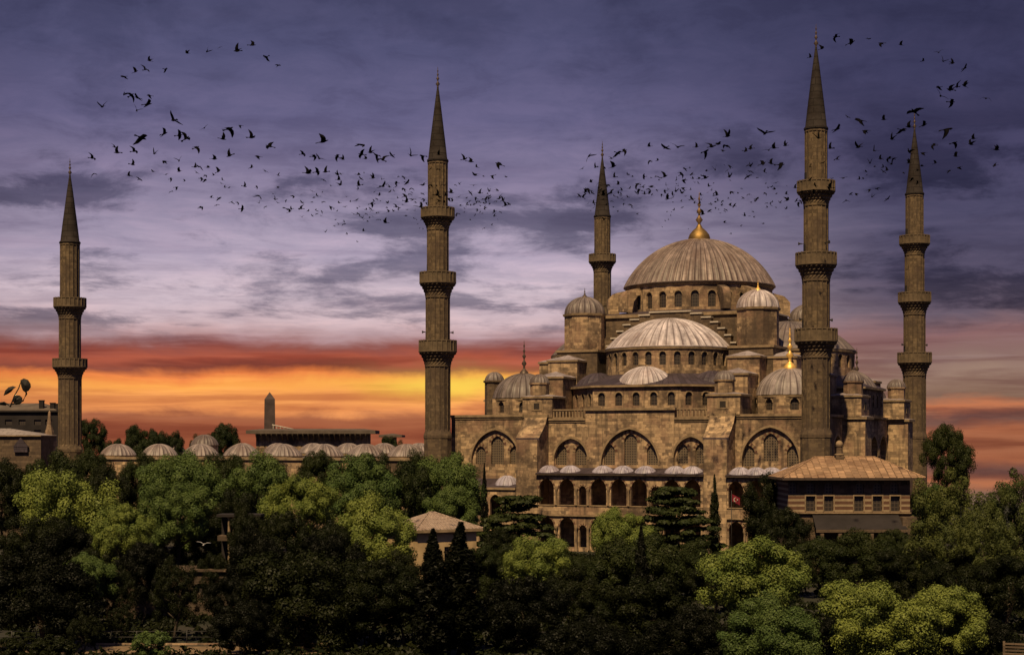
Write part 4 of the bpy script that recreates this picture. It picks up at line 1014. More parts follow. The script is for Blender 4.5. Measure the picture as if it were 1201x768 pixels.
# ------------------------------------------------------------------ trees
def crown_mesh(name, mat, seed, rz, n_clump, per, ls, shape='round', cr0=.11, cr1=.22):
    """leaf-sized faces gathered in clumps spread through the crown; crown radius 1, centre at the origin"""
    rg = np.random.default_rng(seed); N = n_clump
    d = rg.normal(size=(N * 3, 3)); d /= np.linalg.norm(d, axis=1)[:, None]
    if shape == 'cypress':
        h = rg.uniform(-1, 1, N); wd = np.where(h > -.5, 1 - ((h + .5) / 1.5) ** 1.7, 1 - ((-.5 - h) / .5) ** 2 * .5).clip(.04, 1)
        a = rg.uniform(0, 2 * np.pi, N); q = rg.uniform(.3, .8, N)
        c = np.stack([wd * q * np.cos(a), wd * q * np.sin(a), rz * h], 1); cr = .34 * (wd * .85 + .15)
    elif shape == 'layered':
        lev = rg.integers(0, 7, N); a = rg.uniform(0, 2 * np.pi, N); wd = (1.0 - .11 * lev) * rg.uniform(.15, 1.0, N) ** .6
        c = np.stack([wd * np.cos(a), wd * np.sin(a), rz * (-.8 + lev * .28 + rg.uniform(-.04, .04, N) - .10 * wd + .06 * np.sin(a * 3 + lev))], 1); cr = rg.uniform(.13, .24, N)
    else:
        d = d[d[:, 2] > -.8][:N]; N = len(d); an = np.arctan2(d[:, 1], d[:, 0])
        q = rg.uniform(.25, 1.0, N) ** .45 * (1 + .13 * np.sin(3 * an + seed) + .10 * np.sin(4 * d[:, 2] + seed * 2))
        c = d * (q * .86)[:, None]; c[:, 2] *= rz; cr = rg.uniform(cr0, cr1, N)
    tone = rg.uniform(0, 1, N)
    flat = .30 if shape == 'layered' else .85
    K = N * per; ci = np.repeat(np.arange(N), per)
    dd = rg.normal(size=(K, 3)) + [0, 0, .25]; dd /= np.linalg.norm(dd, axis=1)[:, None]
    q = cr[ci] * rg.uniform(.2, 1, K) ** .4 * np.where(rg.random(K) < .10, 1.3, 1)
    p = c[ci] + dd * q[:, None] * [1, 1, flat]
    if shape == 'cypress': p[:, 2] += rg.uniform(-.25, .25, K)
    n = dd + rg.normal(size=(K, 3)) * .32 + [0, 0, .15]; n /= np.linalg.norm(n, axis=1)[:, None]
    a = np.cross(n, rg.normal(size=(K, 3))); a /= np.linalg.norm(a, axis=1)[:, None]; b = np.cross(n, a)
    sz = ls * rg.uniform(.6, 1.35, K)[:, None]; k = .34 if shape == 'cypress' else .58
    V = np.stack([p - a * sz, p + b * sz * k + n * sz * .15, p + a * sz, p - b * sz * k + n * sz * .15], 1).reshape(-1, 3)
    me = bpy.data.meshes.new(name); me.vertices.add(4 * K); me.loops.add(4 * K); me.polygons.add(K)
    me.vertices.foreach_set('co', V.astype(np.float32).ravel()); me.loops.foreach_set('vertex_index', np.arange(4 * K, dtype=np.int32))
    me.polygons.foreach_set('loop_start', np.arange(0, 4 * K, 4, dtype=np.int32)); me.polygons.foreach_set('loop_total', np.full(K, 4, dtype=np.int32))
    u = (.5 * tone[ci] + .5 * rg.random(K)); ul = me.uv_layers.new(name='UVMap'); ul.data.foreach_set('uv', np.stack([np.repeat(u, 4), np.full(4 * K, .5)], 1).astype(np.float32).ravel())
    me.materials.append(mat); me.update(calc_edges=True); return me

def trunk_mesh(name, seed, H, r, spread, limbs=7):
    """tapered trunk with limbs; foot at the origin, crown centre at H"""
    rnd = random.Random(seed); mb = MB(); pts = [(0, 0, 0), (rnd.uniform(-.1, .1), rnd.uniform(-.1, .1), H * .3), (rnd.uniform(-.2, .2), rnd.uniform(-.2, .2), H * .65), (0, 0, H * 1.15)]
    mb.tube(pts, [r * 1.25, r, r * .75, r * .2], 8)
    for i in range(limbs):
        z0 = H * rnd.uniform(.4, .85); a = rnd.uniform(0, 2 * PI); l = spread * rnd.uniform(.5, .85)
        mb.tube([(0, 0, z0), (l * .5 * math.cos(a), l * .5 * math.sin(a), z0 + l * .2), (l * math.cos(a), l * math.sin(a), z0 + l * .35)], [r * .45, r * .3, r * .08], 6)
    return mb.mesh(name, M['bark'])

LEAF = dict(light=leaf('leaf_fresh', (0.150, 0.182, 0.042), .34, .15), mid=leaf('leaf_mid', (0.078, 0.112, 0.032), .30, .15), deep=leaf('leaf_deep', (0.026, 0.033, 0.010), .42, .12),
            dark=leaf('leaf_dark', (0.013, 0.016, 0.005), .4, .10), night=leaf('leaf_cypress', (0.005, 0.006, 0.0024), .4, .05), far=leaf('leaf_far', (0.022, 0.030, 0.010), .4, .15), locust=leaf('leaf_locust', (0.070, 0.082, 0.024), .42, .15),  # dark and night tones paint the foreground shade into the leaves
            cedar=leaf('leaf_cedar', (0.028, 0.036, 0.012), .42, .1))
PROTO = {}
def proto(kind, tone, var):
    """unit trees: crown radius 1 (scaled up when placed)"""
    key = (kind, tone, var)
    if key not in PROTO:
        seed = hash((kind, var)) % 1000 if False else sum(map(ord, kind)) * 7 + var * 13
        if kind == 'round': me = crown_mesh('crown', LEAF[tone], seed, 1.0, 95, 620, .0205, 'round', .13, .26)
        elif kind == 'bush': me = crown_mesh('crown', LEAF[tone], seed, 1.0, 60, 130, .05, 'round', .16, .28)
        elif kind == 'airy': me = crown_mesh('crown', LEAF[tone], seed, 1.0, 150, 240, .019, 'round', .10, .19)
        elif kind == 'cypress': me = crown_mesh('crown', LEAF[tone], seed, 4.2, 170, 130, .11, 'cypress')
        elif kind == 'layered': me = crown_mesh('crown', LEAF[tone], seed, .75, 130, 150, .04, 'layered')
        PROTO[key] = me
    return PROTO[key]
TRK = {}
def trunk_proto(var):
    if var not in TRK: TRK[var] = trunk_mesh('trunk', var + 5, 1.0, .045, .75)
    return TRK[var]

def tree(name, label, x, ytop, halfw, Y, tone, kind='round', var=0, ratio=None, group=None, cat='tree'):
    """tree with the top of its crown at photo pixel (x, ytop), crown half width in pixels at distance Y"""
    k = Y / F; r = halfw * k; X = (x - CX) * k; zt = CZ + (HY - ytop) * k
    top = {'round': 1.0, 'bush': .95, 'airy': 1.0, 'cypress': 4.45, 'layered': .80}[kind]      # unit crown: centre to top
    rz = {'round': min(max(r * .9, zt * .46), r * (1.15 if tone in ('light', 'mid') else 1.6)), 'airy': min(max(r, zt * .46), r * 1.8), 'bush': min(r * .9, zt * .5), 'cypress': zt * .48, 'layered': min(r * 1.05, zt * .42)}[kind]
    zc_ = zt - rz
    root = empty(name, (X, Y, 0), random.uniform(0, 2 * PI))
    tag(root, label, cat, group)
    c = put('crown', proto(kind, tone, var), root, (0, 0, zc_)); c.scale = (r, r, rz / top)
    t = put('trunk', trunk_proto(var % 3), root); t.scale = (r, r, max(zc_, .5)) if kind != 'cypress' else (r * .9, r * .9, max(zc_ * .9, .5))
    return root

TREES = [
 # name, label, x, top y, half width, distance, tone, kind, variant
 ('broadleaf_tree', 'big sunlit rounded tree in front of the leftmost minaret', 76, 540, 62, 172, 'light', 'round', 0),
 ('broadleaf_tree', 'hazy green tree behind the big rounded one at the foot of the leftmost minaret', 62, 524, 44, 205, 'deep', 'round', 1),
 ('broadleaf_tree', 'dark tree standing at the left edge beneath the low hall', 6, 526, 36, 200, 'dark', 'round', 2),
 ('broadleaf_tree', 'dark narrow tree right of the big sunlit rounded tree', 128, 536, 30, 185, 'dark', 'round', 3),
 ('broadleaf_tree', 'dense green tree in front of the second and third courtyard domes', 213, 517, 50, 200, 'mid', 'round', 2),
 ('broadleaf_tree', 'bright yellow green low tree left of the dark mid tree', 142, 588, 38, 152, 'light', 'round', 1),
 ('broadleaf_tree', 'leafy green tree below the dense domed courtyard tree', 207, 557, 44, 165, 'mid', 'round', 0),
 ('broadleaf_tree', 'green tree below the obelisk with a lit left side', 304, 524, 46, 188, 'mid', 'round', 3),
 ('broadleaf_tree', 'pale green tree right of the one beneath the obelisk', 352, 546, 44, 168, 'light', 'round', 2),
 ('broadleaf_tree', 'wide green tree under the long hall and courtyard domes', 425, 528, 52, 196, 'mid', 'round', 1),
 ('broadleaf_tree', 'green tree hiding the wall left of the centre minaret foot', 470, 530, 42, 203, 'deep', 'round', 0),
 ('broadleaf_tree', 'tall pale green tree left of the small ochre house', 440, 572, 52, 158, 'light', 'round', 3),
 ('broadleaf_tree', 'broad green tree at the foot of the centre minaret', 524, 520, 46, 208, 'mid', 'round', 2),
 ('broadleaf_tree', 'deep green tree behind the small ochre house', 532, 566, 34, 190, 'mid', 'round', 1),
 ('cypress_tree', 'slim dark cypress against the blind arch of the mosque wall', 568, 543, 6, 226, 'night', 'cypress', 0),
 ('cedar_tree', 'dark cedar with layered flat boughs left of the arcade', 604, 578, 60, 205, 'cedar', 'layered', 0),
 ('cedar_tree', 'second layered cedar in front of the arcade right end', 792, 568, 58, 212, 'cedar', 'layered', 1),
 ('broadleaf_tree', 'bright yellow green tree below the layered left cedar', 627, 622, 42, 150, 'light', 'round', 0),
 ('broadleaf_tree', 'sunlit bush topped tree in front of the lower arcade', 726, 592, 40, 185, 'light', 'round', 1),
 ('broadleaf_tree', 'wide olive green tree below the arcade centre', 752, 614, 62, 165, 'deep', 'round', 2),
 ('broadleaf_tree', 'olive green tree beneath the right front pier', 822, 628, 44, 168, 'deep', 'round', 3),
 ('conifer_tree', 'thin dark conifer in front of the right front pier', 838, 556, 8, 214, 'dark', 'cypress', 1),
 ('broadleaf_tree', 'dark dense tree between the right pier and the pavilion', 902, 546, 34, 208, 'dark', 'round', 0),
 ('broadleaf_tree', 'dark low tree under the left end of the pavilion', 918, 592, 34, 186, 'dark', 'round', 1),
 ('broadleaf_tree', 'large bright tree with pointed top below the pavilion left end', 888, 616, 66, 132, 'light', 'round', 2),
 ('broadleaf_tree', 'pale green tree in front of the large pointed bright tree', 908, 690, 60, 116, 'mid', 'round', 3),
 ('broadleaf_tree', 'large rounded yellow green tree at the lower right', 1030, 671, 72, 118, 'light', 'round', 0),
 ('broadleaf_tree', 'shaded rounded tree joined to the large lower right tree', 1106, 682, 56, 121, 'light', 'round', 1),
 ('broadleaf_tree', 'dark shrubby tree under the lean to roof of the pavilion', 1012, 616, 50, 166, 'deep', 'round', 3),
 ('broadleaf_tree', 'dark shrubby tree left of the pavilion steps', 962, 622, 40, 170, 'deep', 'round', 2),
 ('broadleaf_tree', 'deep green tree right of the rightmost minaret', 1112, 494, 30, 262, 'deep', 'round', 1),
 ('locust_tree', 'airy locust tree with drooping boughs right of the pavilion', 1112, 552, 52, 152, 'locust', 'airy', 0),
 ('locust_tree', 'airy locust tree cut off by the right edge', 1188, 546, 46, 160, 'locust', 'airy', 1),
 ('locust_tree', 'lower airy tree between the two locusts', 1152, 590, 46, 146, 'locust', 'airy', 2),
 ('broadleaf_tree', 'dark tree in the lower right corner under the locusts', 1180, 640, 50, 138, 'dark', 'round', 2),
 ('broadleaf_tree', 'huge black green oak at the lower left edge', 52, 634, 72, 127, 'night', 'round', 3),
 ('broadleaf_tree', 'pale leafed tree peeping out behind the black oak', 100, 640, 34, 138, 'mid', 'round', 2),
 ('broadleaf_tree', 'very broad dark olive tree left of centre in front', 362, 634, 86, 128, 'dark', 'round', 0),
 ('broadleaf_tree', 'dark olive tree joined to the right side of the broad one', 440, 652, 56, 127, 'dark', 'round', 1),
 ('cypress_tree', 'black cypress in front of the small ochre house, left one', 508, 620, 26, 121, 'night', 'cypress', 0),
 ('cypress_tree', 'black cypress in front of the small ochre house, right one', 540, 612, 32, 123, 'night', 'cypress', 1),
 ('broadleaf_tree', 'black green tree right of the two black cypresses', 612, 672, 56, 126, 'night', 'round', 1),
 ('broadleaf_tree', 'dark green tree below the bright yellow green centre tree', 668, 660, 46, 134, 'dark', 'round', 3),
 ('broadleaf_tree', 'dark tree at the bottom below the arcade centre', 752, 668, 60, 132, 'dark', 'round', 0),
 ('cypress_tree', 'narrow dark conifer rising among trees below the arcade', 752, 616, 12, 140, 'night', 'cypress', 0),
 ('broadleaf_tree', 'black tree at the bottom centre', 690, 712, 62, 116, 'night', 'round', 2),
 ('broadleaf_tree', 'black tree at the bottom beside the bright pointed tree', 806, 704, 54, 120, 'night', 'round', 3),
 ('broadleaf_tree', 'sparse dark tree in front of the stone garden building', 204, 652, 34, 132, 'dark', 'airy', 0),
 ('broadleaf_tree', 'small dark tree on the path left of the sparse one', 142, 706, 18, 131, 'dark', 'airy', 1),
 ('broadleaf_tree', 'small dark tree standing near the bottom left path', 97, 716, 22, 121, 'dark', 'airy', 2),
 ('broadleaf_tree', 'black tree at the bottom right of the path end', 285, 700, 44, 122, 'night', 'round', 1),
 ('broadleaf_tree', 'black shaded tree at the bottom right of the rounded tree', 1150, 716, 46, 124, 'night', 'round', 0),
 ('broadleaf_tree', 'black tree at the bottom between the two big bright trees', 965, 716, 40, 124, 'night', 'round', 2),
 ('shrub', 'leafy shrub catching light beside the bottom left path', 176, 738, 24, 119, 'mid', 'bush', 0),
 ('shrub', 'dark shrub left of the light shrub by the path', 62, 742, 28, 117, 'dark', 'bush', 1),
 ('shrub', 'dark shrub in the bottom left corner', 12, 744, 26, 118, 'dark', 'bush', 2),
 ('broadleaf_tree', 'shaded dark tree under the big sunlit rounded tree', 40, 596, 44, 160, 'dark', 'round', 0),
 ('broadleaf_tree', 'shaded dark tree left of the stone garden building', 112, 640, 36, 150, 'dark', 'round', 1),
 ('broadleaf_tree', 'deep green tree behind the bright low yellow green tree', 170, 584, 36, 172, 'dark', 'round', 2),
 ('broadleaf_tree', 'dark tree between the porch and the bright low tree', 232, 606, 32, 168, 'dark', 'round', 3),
 ('broadleaf_tree', 'deep green tree above the porch roof', 268, 566, 34, 174, 'dark', 'round', 0),
 ('broadleaf_tree', 'olive tree right of the porch', 332, 596, 40, 155, 'dark', 'round', 1),
 ('broadleaf_tree', 'deep green tree below the pale tree beneath the long hall', 392, 600, 40, 156, 'dark', 'round', 2),
 ('broadleaf_tree', 'dark tree left of the ochre house wall', 462, 640, 36, 146, 'dark', 'round', 3),
 ('broadleaf_tree', 'dark tree right of the small ochre house', 574, 632, 34, 156, 'deep', 'round', 0),
 ('broadleaf_tree', 'dark low tree at the foot of the left front pier', 590, 618, 30, 188, 'dark', 'round', 1),
 ('broadleaf_tree', 'low olive tree in front of the lower arches', 668, 642, 34, 172, 'deep', 'round', 2),
 ('broadleaf_tree', 'dark tree behind the bright pointed tree on its left', 838, 650, 36, 152, 'dark', 'round', 1),
 ('broadleaf_tree', 'dark tree behind the rounded yellow green tree', 1064, 636, 40, 152, 'dark', 'round', 0),
 ('broadleaf_tree', 'dark tree behind the shaded rounded tree', 1120, 640, 44, 146, 'dark', 'round', 3),
 ('broadleaf_tree', 'mid green tree below the rightmost minaret foot', 1098, 560, 30, 200, 'mid', 'round', 2),
 ('broadleaf_tree', 'green tree against the courtyard wall right of the leftmost minaret', 108, 523, 27, 246, 'deep', 'round', 1),
 ('broadleaf_tree', 'green tree against the courtyard wall under the first dome', 163, 524, 27, 243, 'deep', 'round', 3),
 ('broadleaf_tree', 'green tree against the courtyard wall left of the obelisk', 258, 524, 30, 240, 'deep', 'round', 0),
 ('broadleaf_tree', 'green tree against the courtyard wall under the obelisk', 312, 523, 32, 238, 'deep', 'round', 2),
 ('broadleaf_tree', 'green tree against the courtyard wall below the middle dome', 372, 525, 30, 236, 'deep', 'round', 1),
 ('broadleaf_tree', 'green tree against the courtyard wall near the centre minaret', 488, 523, 27, 236, 'deep', 'round', 3),
 ('broadleaf_tree', 'green tree hiding the wall between the two low halls', 432, 524, 30, 232, 'deep', 'round', 0),
 ('broadleaf_tree', 'deep green tree in front of the porch left column', 250, 640, 22, 150, 'dark', 'round', 2),
 ('broadleaf_tree', 'dark bushy tree left of the black cypress pair', 474, 668, 34, 128, 'night', 'round', 0),
 ('broadleaf_tree', 'deep green tree covering the pavilion base between its windows and lean to posts', 1046, 618, 30, 176, 'deep', 'round', 1),
 ('broadleaf_tree', 'dark tree in front of the garden building left window', 140, 664, 24, 140, 'dark', 'airy', 0),
 ('broadleaf_tree', 'dark tree in front of the garden building right end', 268, 668, 30, 138, 'night', 'round', 2),
 ('broadleaf_tree', 'dark tree rising in front of the porch slab', 286, 632, 20, 152, 'dark', 'airy', 1),
 ('broadleaf_tree', 'dark tree filling the gap beneath the big sunlit rounded tree', 84, 606, 44, 158, 'night', 'round', 2),
 ('broadleaf_tree', 'dark tree filling the gap below the middle green trees', 300, 612, 36, 150, 'night', 'round', 3),
 ('broadleaf_tree', 'dark tree below the pale green tree under the long hall', 392, 618, 40, 148, 'night', 'round', 0),
 ('broadleaf_tree', 'dark tree under the bright low yellow green tree', 168, 632, 34, 146, 'night', 'round', 1),
 ('broadleaf_tree', 'deep green tree half hiding the porch columns', 290, 588, 24, 157, 'dark', 'round', 3),
]
for a in TREES:
    tree(*a[:9], cat='shrub' if a[0] == 'shrub' else 'tree', group={'shrub': 'shrubs by the path', 'cypress_tree': 'cypresses', 'cedar_tree': 'cedars by the arcade', 'locust_tree': 'locust trees on the right'}.get(a[0], 'trees of the park'))
for lab, x, y, hw_, Y, v in (('distant dark tree just right of the leftmost minaret', 110, 487, 17, 335, 0), ('distant dark tree left of three behind the courtyard', 160, 496, 20, 345, 1),
                       ('distant dark tree in the middle behind the courtyard', 183, 497, 18, 348, 2), ('distant low dark tree at the right of three', 205, 503, 14, 350, 3), ('distant round dark tree left of the obelisk', 263, 494, 21, 345, 1),
                       ('distant low dark tree behind the short low hall', 458, 508, 14, 350, 0), ('distant low tree at the foot of the tree by the leftmost minaret', 135, 509, 16, 330, 2), ('distant low tree left of the round dark tree', 232, 507, 14, 352, 3)):
    tree('distant_tree', lab, x, y, hw_, Y, 'far', 'round', v, group='distant trees behind the courtyard')

def build_undergrowth():
    """low ground cover between the trunks"""
    rg = np.random.default_rng(5); N = 5200
    y = rg.uniform(108, 232, N); x = rg.uniform(-.36, .36, N) * y
    ok = ~((y > 123.5) & (y < 130.6) & (x < -12)); x, y = x[ok], y[ok]; N = len(x); per = 34
    r = rg.uniform(.4, 1.3, N); ci = np.repeat(np.arange(N), per); K = N * per
    d = rg.normal(size=(K, 3)); d[:, 2] = np.abs(d[:, 2]); d /= np.linalg.norm(d, axis=1)[:, None]
    p = np.stack([x[ci], y[ci], np.zeros(K)], 1) + d * (r[ci] * rg.uniform(.4, 1, K))[:, None] * [1, 1, .9]
    n = d + rg.normal(size=(K, 3)) * .5; n /= np.linalg.norm(n, axis=1)[:, None]
    a = np.cross(n, rg.normal(size=(K, 3))); a /= np.linalg.norm(a, axis=1)[:, None]; b = np.cross(n, a); sz = .19 * rg.uniform(.6, 1.4, K)[:, None]
    V = np.stack([p - a * sz, p + b * sz * .6, p + a * sz, p - b * sz * .6], 1).reshape(-1, 3)
    me = bpy.data.meshes.new('undergrowth'); me.vertices.add(4 * K); me.loops.add(4 * K); me.polygons.add(K)
    me.vertices.foreach_set('co', V.astype(np.float32).ravel()); me.loops.foreach_set('vertex_index', np.arange(4 * K, dtype=np.int32))
    me.polygons.foreach_set('loop_start', np.arange(0, 4 * K, 4, dtype=np.int32)); me.polygons.foreach_set('loop_total', np.full(K, 4, dtype=np.int32))
    u = rg.random(K); ul = me.uv_layers.new(name='UVMap'); ul.data.foreach_set('uv', np.stack([np.repeat(u, 4), np.full(4 * K, .5)], 1).astype(np.float32).ravel())
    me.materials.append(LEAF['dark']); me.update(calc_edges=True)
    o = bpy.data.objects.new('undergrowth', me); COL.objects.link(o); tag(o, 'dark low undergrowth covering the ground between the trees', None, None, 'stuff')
build_undergrowth()

# ------------------------------------------------------------------ small things
def build_small():
    # red flag on a leaning pole in front of the right arcade
    Y = 224.0; p = px(858, 598, Y); root = empty('flag', (p[0], Y, 0)); tag(root, 'small red flag with white crescent and star by the right arcade', 'flag')
    k = Y / F
    f = MB(); pole = MB(); pole.tube([(0, 0, 0), (0, 0, z_(575, Y))], [.05, .04], 6); pole.obj('pole', M['iron'], root)
    n = 8; rows = [[f.pt((.08 + (1.35 * i / n), .12 * math.sin(i * 1.1), z_(579, Y) - .55 * i / n - j * 1.0)) for i in range(n + 1)] for j in (0, 1)]
    for i in range(n): f.facei([rows[1][i], rows[1][i + 1], rows[0][i + 1], rows[0][i]], 0, True)
    zc2 = z_(579, Y) - .78
    mm = []
    for i in range(13): a = R(50 + 260 * i / 12); mm.append((.62 + .30 * math.cos(a), zc2 + .30 * math.sin(a)))
    for i in range(12, -1, -1): a = R(62 + 236 * i / 12); mm.append((.70 + .235 * math.cos(a), zc2 + .235 * math.sin(a)))
    for i in range(12):
        q = [mm[i], mm[i + 1], mm[24 - i], mm[25 - i]]; f.face([(x, -.14, z) for x, z in q], 1)
    st = []
    for i in range(10): a = R(90 + 36 * i); rr = .16 if i % 2 == 0 else .065; st.append((1.0 + rr * math.cos(a), -.14, zc2 + rr * math.sin(a)))
    for i in range(10): f.face([st[i], st[(i + 1) % 10], (1.0, -.14, zc2)], 1)
    c_ = f.obj('cloth', [M['flagred'], M['chalk']], root); c_.scale = (.8, .8, 1)
    # railing along the garden path
    root = empty('path_railing', (-36, 130.4, 0)); tag(root, 'low metal railing along the bottom left garden path', 'railing')
    r = MB()
    for z in (.55, 1.0): r.tube([(-22, 0, z), (22, 0, z)], [.035, .035], 5)
    r.obj('rail', M['iron'], root)
    pm = MB(); pm.tube([(0, 0, 0), (0, 0, 1.05)], [.045, .045], 6); pmm = pm.mesh('post', M['iron'])
    for i in range(23): put('post', pmm, root, (-22 + 2 * i, 0, 0))
    # slatted pale bench back at the lower right corner
    Y = 118.0; p = px(1192, 758, Y); root = empty('slatted_fence', (p[0], Y, 0), R(-18)); tag(root, 'pale slatted fence panel in the lower right corner', 'fence')
    pm = MB(); pm.box(-.08, .08, -.08, .08, 0, 1.7); pmm = pm.mesh('post', M['darkstone'])
    for x in (-.85, .95): put('post', pmm, root, (x, 0, 0))
    s = MB()
    for i in range(6): s.box(-.77, .87, -.03, .03, .25 + i * .24, .38 + i * .24)
    s.obj('slats', M['darkstone'], root)
M['flagred'] = plain('red_cloth', (0.17, 0.010, 0.022), .85, .2)
build_small()

# overhanging sprig with big leaves at the left edge: top of a slender plant that stands outside the frame
def build_sprig():
    Y = 24.0; k = Y / F; root = empty('climbing_plant', (px(-60, 500, Y)[0], Y, 0)); tag(root, 'dark sprig with three large leaves poking in at the left edge', 'plant')
    bx_ = root.location.x
    def q(x, y, dy=0): return ((x - CX) * k - bx_, dy, CZ + (HY - y) * k)
    s = MB()
    s.tube([(0, 0, 0), (0.05, .05, 8), q(-58, 540), q(-40, 495), q(-15, 478), q(-4, 474), q(5, 471.5), q(9, 474), q(12, 477)], [.06, .05, .035, .025, .014, .012, .011, .010, .009], 6)
    s.tube([q(12, 477), q(17, 464), q(22, 455), q(24, 449), q(26, 446)], [.012, .010, .009, .007, .006], 6)
    s.tube([q(14, 474), q(27, 470), q(31, 462), q(30, 455)], [.011, .013, .014, .008], 6)
    s.obj('stem', M['sprig'], root)
    def leafm(pts, z=.0):
        mb = MB(); n = len(pts); cx = sum(p[0] for p in pts) / n; cy = sum(p[1] for p in pts) / n
        c0 = q(cx, cy, z - .035); c1 = q(cx, cy, z + .01)
        w0 = [q(x, y, z) for x, y in pts]
        for i in range(n):
            mb.face([w0[(i + 1) % n], w0[i], c0], 0, True); mb.face([w0[i], w0[(i + 1) % n], c1], 0, True)
        mb.obj('leaf', M['sprig'], root)
    leafm([(4, 464), (6, 458), (10, 454), (15, 452.6), (19, 453.8), (16, 456), (13, 459.5), (9, 462)])
    leafm([(25, 446), (29, 443.8), (34, 445.5), (37, 450), (37.5, 454), (35, 458), (31, 460.3), (28, 458), (26, 453)], -.05)
    leafm([(14, 465.5), (17, 463), (22, 463.5), (25, 466), (25, 471), (22, 474), (17, 474.5), (14, 471)], .05)
    leafm([(-6, 474), (-2, 471.5), (3, 471), (8, 473), (6, 475.5), (1, 475)], .03)
M['sprig'] = plain('dark_leaf', (0.012, 0.010, 0.008), .7, .2)
build_sprig()

# ------------------------------------------------------------------ birds
def bird_mesh(pose, mat='black'):
    """one continuous bird, span about 1, nose towards +x: body, neck, head, beak, tail and two-jointed wings with thickness"""
    d1, d2, sweep, tail = pose
    mb = MB()
    prof = [(.30, .004, .012), (.265, .016, .014), (.235, .034, .016), (.20, .036, .012), (.15, .044, .004), (.06, .066, -.006), (-.06, .062, -.006), (-.16, .036, 0), (-.24, .020, .004), (-.26, .012, .004)]
    n = 8; rows = []
    for x, r, z in prof: rows.append([mb.pt((x, r * math.cos(2 * PI * k / n), z + r * .9 * math.sin(2 * PI * k / n))) for k in range(n)])
    for j in range(len(rows) - 1):
        for k in range(n): mb.facei([rows[j][k], rows[j + 1][k], rows[j + 1][(k + 1) % n], rows[j][(k + 1) % n]], 0, True)
    mb.facei(rows[0][::-1] if False else rows[0]); mb.facei(rows[-1][::-1])
    tw = .03 + .05 * tail
    T = [(-.22, -.02, .012), (-.22, .02, .012), (-.40, tw, .002), (-.43, 0, .002), (-.40, -tw, .002)]
    mb.face(T[::-1]); mb.face([(x, y, z - .012) for x, y, z in T])
    for i in range(5): a, b = T[i], T[(i + 1) % 5]; mb.face([a, b, (b[0], b[1], b[2] - .012), (a[0], a[1], a[2] - .012)])
    for sg in (-1, 1):
        st = []
        y1, z1 = .20 * math.cos(d1), .20 * math.sin(d1); y2, z2 = y1 + .32 * math.cos(d2), z1 + .32 * math.sin(d2)
        ym, zm = y1 + .17 * math.cos(d2), z1 + .17 * math.sin(d2)
        for (y, z, lead_, chord, th) in ((.03, .015, .15, .27, .035), (.03 + y1, .015 + z1, .18, .25, .024), (.03 + ym, .015 + zm, .14 - sweep * .4, .19, .014), (.03 + y2, .015 + z2, .02 - sweep, .05, .006)):
            st.append([mb.pt((lead_, sg * y, z)), mb.pt((lead_ - chord * .4, sg * y, z + th * .5)), mb.pt((lead_ - chord, sg * y, z)), mb.pt((lead_ - chord * .4, sg * y, z - th * .5))])
        for j in range(3):
            for k in range(4):
                f = [st[j][k], st[j][(k + 1) % 4], st[j + 1][(k + 1) % 4], st[j + 1][k]]; mb.facei(f if sg > 0 else f[::-1], 0, True)
        mb.facei(st[0][::-1] if sg > 0 else st[0]); mb.facei(st[3] if sg > 0 else st[3][::-1])
    return mb.mesh('bird', M[mat])
POSES = [('wings raised in a V', (R(50), R(40), .10, 1)), ('wings held level', (R(12), R(4), .06, .6)), ('wings swept downward', (R(8), R(-42), .16, .5)),
         ('wings half raised', (R(32), R(8), .14, .8)), ('wings lowered', (R(-25), R(-35), .1, 1)), ('wings high overhead', (R(68), R(60), .05, .4))]
BM = [bird_mesh(p) for _, p in POSES]
C1 = "227,175,9 276,155,8 315,146,9 333,110,8 398,145,6 488,79,7 568,72,9 621,55,5 692,70,12 754,46,10 812,95,8 860,130,6 140,298,11 228,247,9 258,251,11 285,262,11 325,288,13 333,253,8 281,313,10 432,353,15 300,425,17 394,408,11 455,415,10 482,428,12 557,385,8 658,388,15 705,375,6 633,430,10 750,424,12 825,460,12 525,465,10 190,463,8 201,486,10 270,480,10 353,490,9 98,508,10 103,573,7 263,535,8 249,580,7 291,595,6 347,563,6 396,521,8 454,518,9 456,562,7 401,575,6 420,594,5 477,602,4 443,627,6 421,645,5 598,512,9 662,498,11 777,502,9 750,547,7 808,562,6 860,579,5 572,546,7 615,563,8 535,543,9 518,545,7 527,568,5 561,580,5 545,592,6 560,598,6 595,578,4 632,597,5 628,612,4 642,627,4 659,629,5 722,624,7 772,626,4 860,629,5 839,654,6 846,677,6 779,662,9 782,692,5 809,707,5 586,669,5 618,673,6 607,701,6 669,688,6 694,691,5 712,716,7 543,710,7 859,691,4"
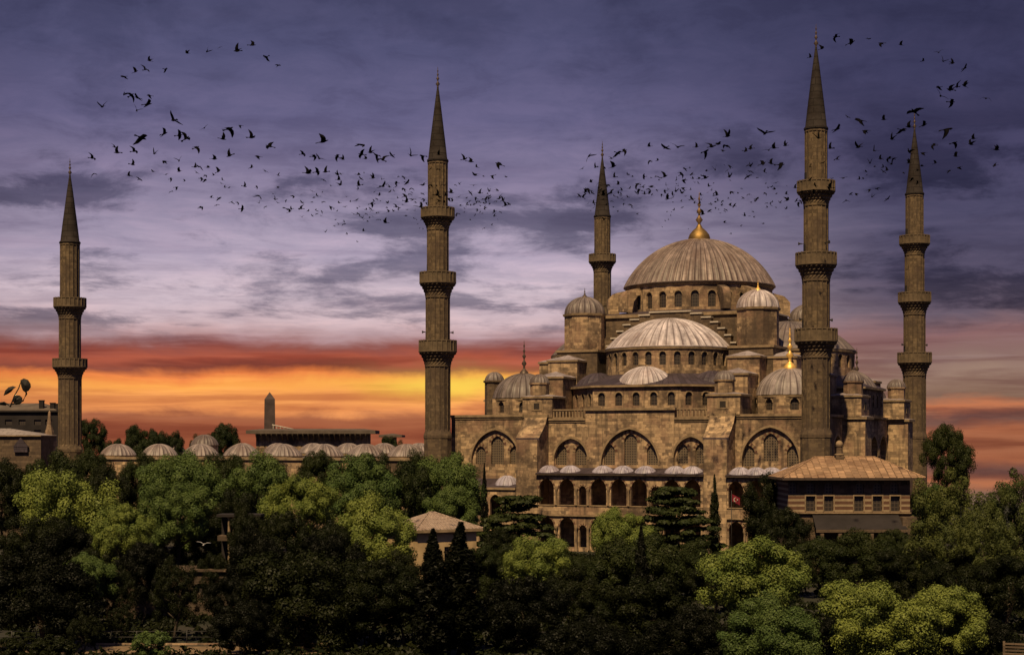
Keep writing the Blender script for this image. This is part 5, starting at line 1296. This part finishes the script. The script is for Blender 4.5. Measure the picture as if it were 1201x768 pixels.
C2 = "203,150,15 104,210,8 158,222,9 185,232,10 272,224,8 298,236,7 386,165,12 390,212,10 432,203,10 408,233,6 462,215,12 492,238,12 537,217,7 628,217,12 686,220,10 765,213,7 128,303,12 174,297,9 215,297,10 206,337,6 276,310,7 277,335,7 286,360,8 374,310,7 387,330,5 378,362,8 445,327,8 487,333,5 593,322,6 725,282,5 762,285,6 56,415,6 22,436,4 12,472,5 30,480,6 40,490,6 50,478,5 150,391,5 172,411,4 100,445,5 148,444,4 204,442,5 242,467,7 281,447,5 309,466,4 335,442,3 364,434,7 95,475,8 130,487,5 175,487,4 196,489,4 173,500,4 100,515,4 352,502,5 372,500,6 370,475,3 395,520,5 411,480,4 412,500,4 428,520,3 443,484,5 443,512,3 438,450,7 450,440,4 462,427,4 475,407,5 492,367,10 524,370,6 559,350,6 555,370,5 527,393,4 597,380,7 610,349,7 634,377,6 600,415,7 625,405,5 565,424,3 606,440,8 638,432,7 652,445,5 651,462,4 676,467,8 689,430,5 705,449,4 684,402,5 690,360,9 515,448,5 521,490,5 545,488,4 558,467,7 571,474,5 610,480,3 605,510,5 650,485,3 473,528,5 507,543,8 400,583,5 304,550,5 304,538,3 257,558,3 213,588,5 532,536,2 575,615,2 727,360,6 790,362,6 756,410,9 770,420,7 797,410,6 766,440,6 790,445,5 822,397,9 815,425,7 830,437,5 888,236,9 918,247,10 949,273,6 1058,260,12 940,312,10 1026,315,7 1091,322,5 934,362,7 862,418,5 918,398,6 965,400,7 1010,391,6 1048,387,6 945,425,5 950,440,6 965,445,6 990,430,8 1005,427,6 1060,425,9 1075,435,7 1043,440,5 1088,460,7 1105,455,5 900,424,4 915,438,4 905,455,4 920,460,3 870,460,4 990,472,5 985,450,5 950,480,4 935,455,4 1035,488,5 1063,491,4 1035,510,4 857,498,6 890,475,3 940,507,3 917,530,3 985,570,5 1022,555,3 1050,527,2 657,530,2 662,550,2 672,570,2 688,575,2 703,603,2"
LEFT = [(80 + x / 3.493, 40 + y / 3.491, s) for x, y, s in (tuple(map(float, q.split(','))) for q in C1.split())]
LEFT += [(330 + x / 4.141, 130 + y / 4.14, s) for x, y, s in (tuple(map(float, q.split(','))) for q in C2.split())]
_r = random.Random(3)
for _ in range(75):                # the tiniest ones, in the densest part of the stream
    _t = _r.random(); LEFT.append((355 + 240 * _t + _r.gauss(0, 6), 243 - 12 * math.sin(_t * 3.1) + _r.gauss(0, 15), _r.uniform(2.4, 3.9)))
def zone(x, y, right):
    if right:
        if y < 85: return 'in high arc above tallest minaret'
        if x > 1090 and y < 140: return 'in clump high at right'
        if x > 1000: return 'around spire right of tallest minaret'
        if x > 925: return 'around top of tallest minaret'
        if y < 185: return 'in upper stream over great dome'
        return 'in dense stream over great dome' if x < 860 else 'in stream left of tallest minaret'
    if y < 95: return 'in high arc at upper left'
    if x < 190 and y < 140: return 'in clump high at left'
    if x < 210: return 'scattered near leftmost spire'
    if x < 335: return 'in loose flight between two left minarets'
    if x < 490: return 'in upper stream left of centre minaret' if y < 190 else 'in dense stream left of centre minaret'
    return 'in front of centre minaret top' if x < 535 else 'in stream right of centre minaret'
def build_birds():
    rnd = random.Random(11); allb = []
    for x, y, s in LEFT:
        allb.append((x, y, s, False)); allb.append((1276.3 - x, y - 9.8, s, True))
    allb = [b for b in allb if -5 < b[0] < 1206]
    order = sorted(range(len(allb)), key=lambda i: -allb[i][2]); keep = set(order[:290]); rest = MB()
    nz = {}
    for i in sorted(range(len(allb)), key=lambda i: allb[i][0]):
        x, y, s, right = allb[i]; pi_ = rnd.randrange(6) if s > 5 else rnd.choice((1, 2, 3, 0))
        Y = min(max(.8 * F / s, 95), 216) * rnd.uniform(.95, 1.0); sc = s * 1.46 * Y / F
        loc = Vector(px(x, y, Y)); yaw = (rnd.choice((20, 160, 200, -20, 60, 120)) + rnd.uniform(-25, 25)); 
        rot = Matrix.Rotation(R(yaw), 4, 'Z') @ Matrix.Rotation(R(rnd.uniform(-25, 15)), 4, 'Y') @ Matrix.Rotation(R(rnd.uniform(-45, 45)), 4, 'X')
        if i in keep:
            o = bpy.data.objects.new('bird', BM[pi_]); COL.objects.link(o); o.location = loc; o.rotation_euler = rot.to_euler(); o.scale = (sc,) * 3
            size = 'large' if s >= 11 else 'mid sized' if s >= 7 else 'small'
            zn = zone(x, y, right); lab = f'{size} black bird, {POSES[pi_][0]}, {zn}'
            nz.setdefault(lab, []).append((o, zn))
        else:
            mw = Matrix.Translation(loc) @ rot @ Matrix.Scale(sc, 4); off = len(rest.v)
            for v in BM[pi_].vertices: rest.v.append(tuple(mw @ v.co))
            for p in BM[pi_].polygons: rest.facei([off + j for j in p.vertices], 0, True)
    for lab, lst in nz.items():
        for o, zn in lst: tag(o, lab, 'bird', 'birds ' + zn)
    o = rest.obj('tiny_birds', M['black']); tag(o, 'swarm of tiny far black birds in the dense streams', 'birds', None, 'stuff')
    # white gull gliding over the garden
    g = bpy.data.objects.new('bird', bird_mesh(POSES[3][1], 'white')); COL.objects.link(g); g.location = px(239, 638, 140); g.rotation_euler = (R(6), R(-6), R(95)); g.scale = (1.25,) * 3
    tag(g, 'white gull gliding low in front of the porch trees', 'bird')
build_birds()
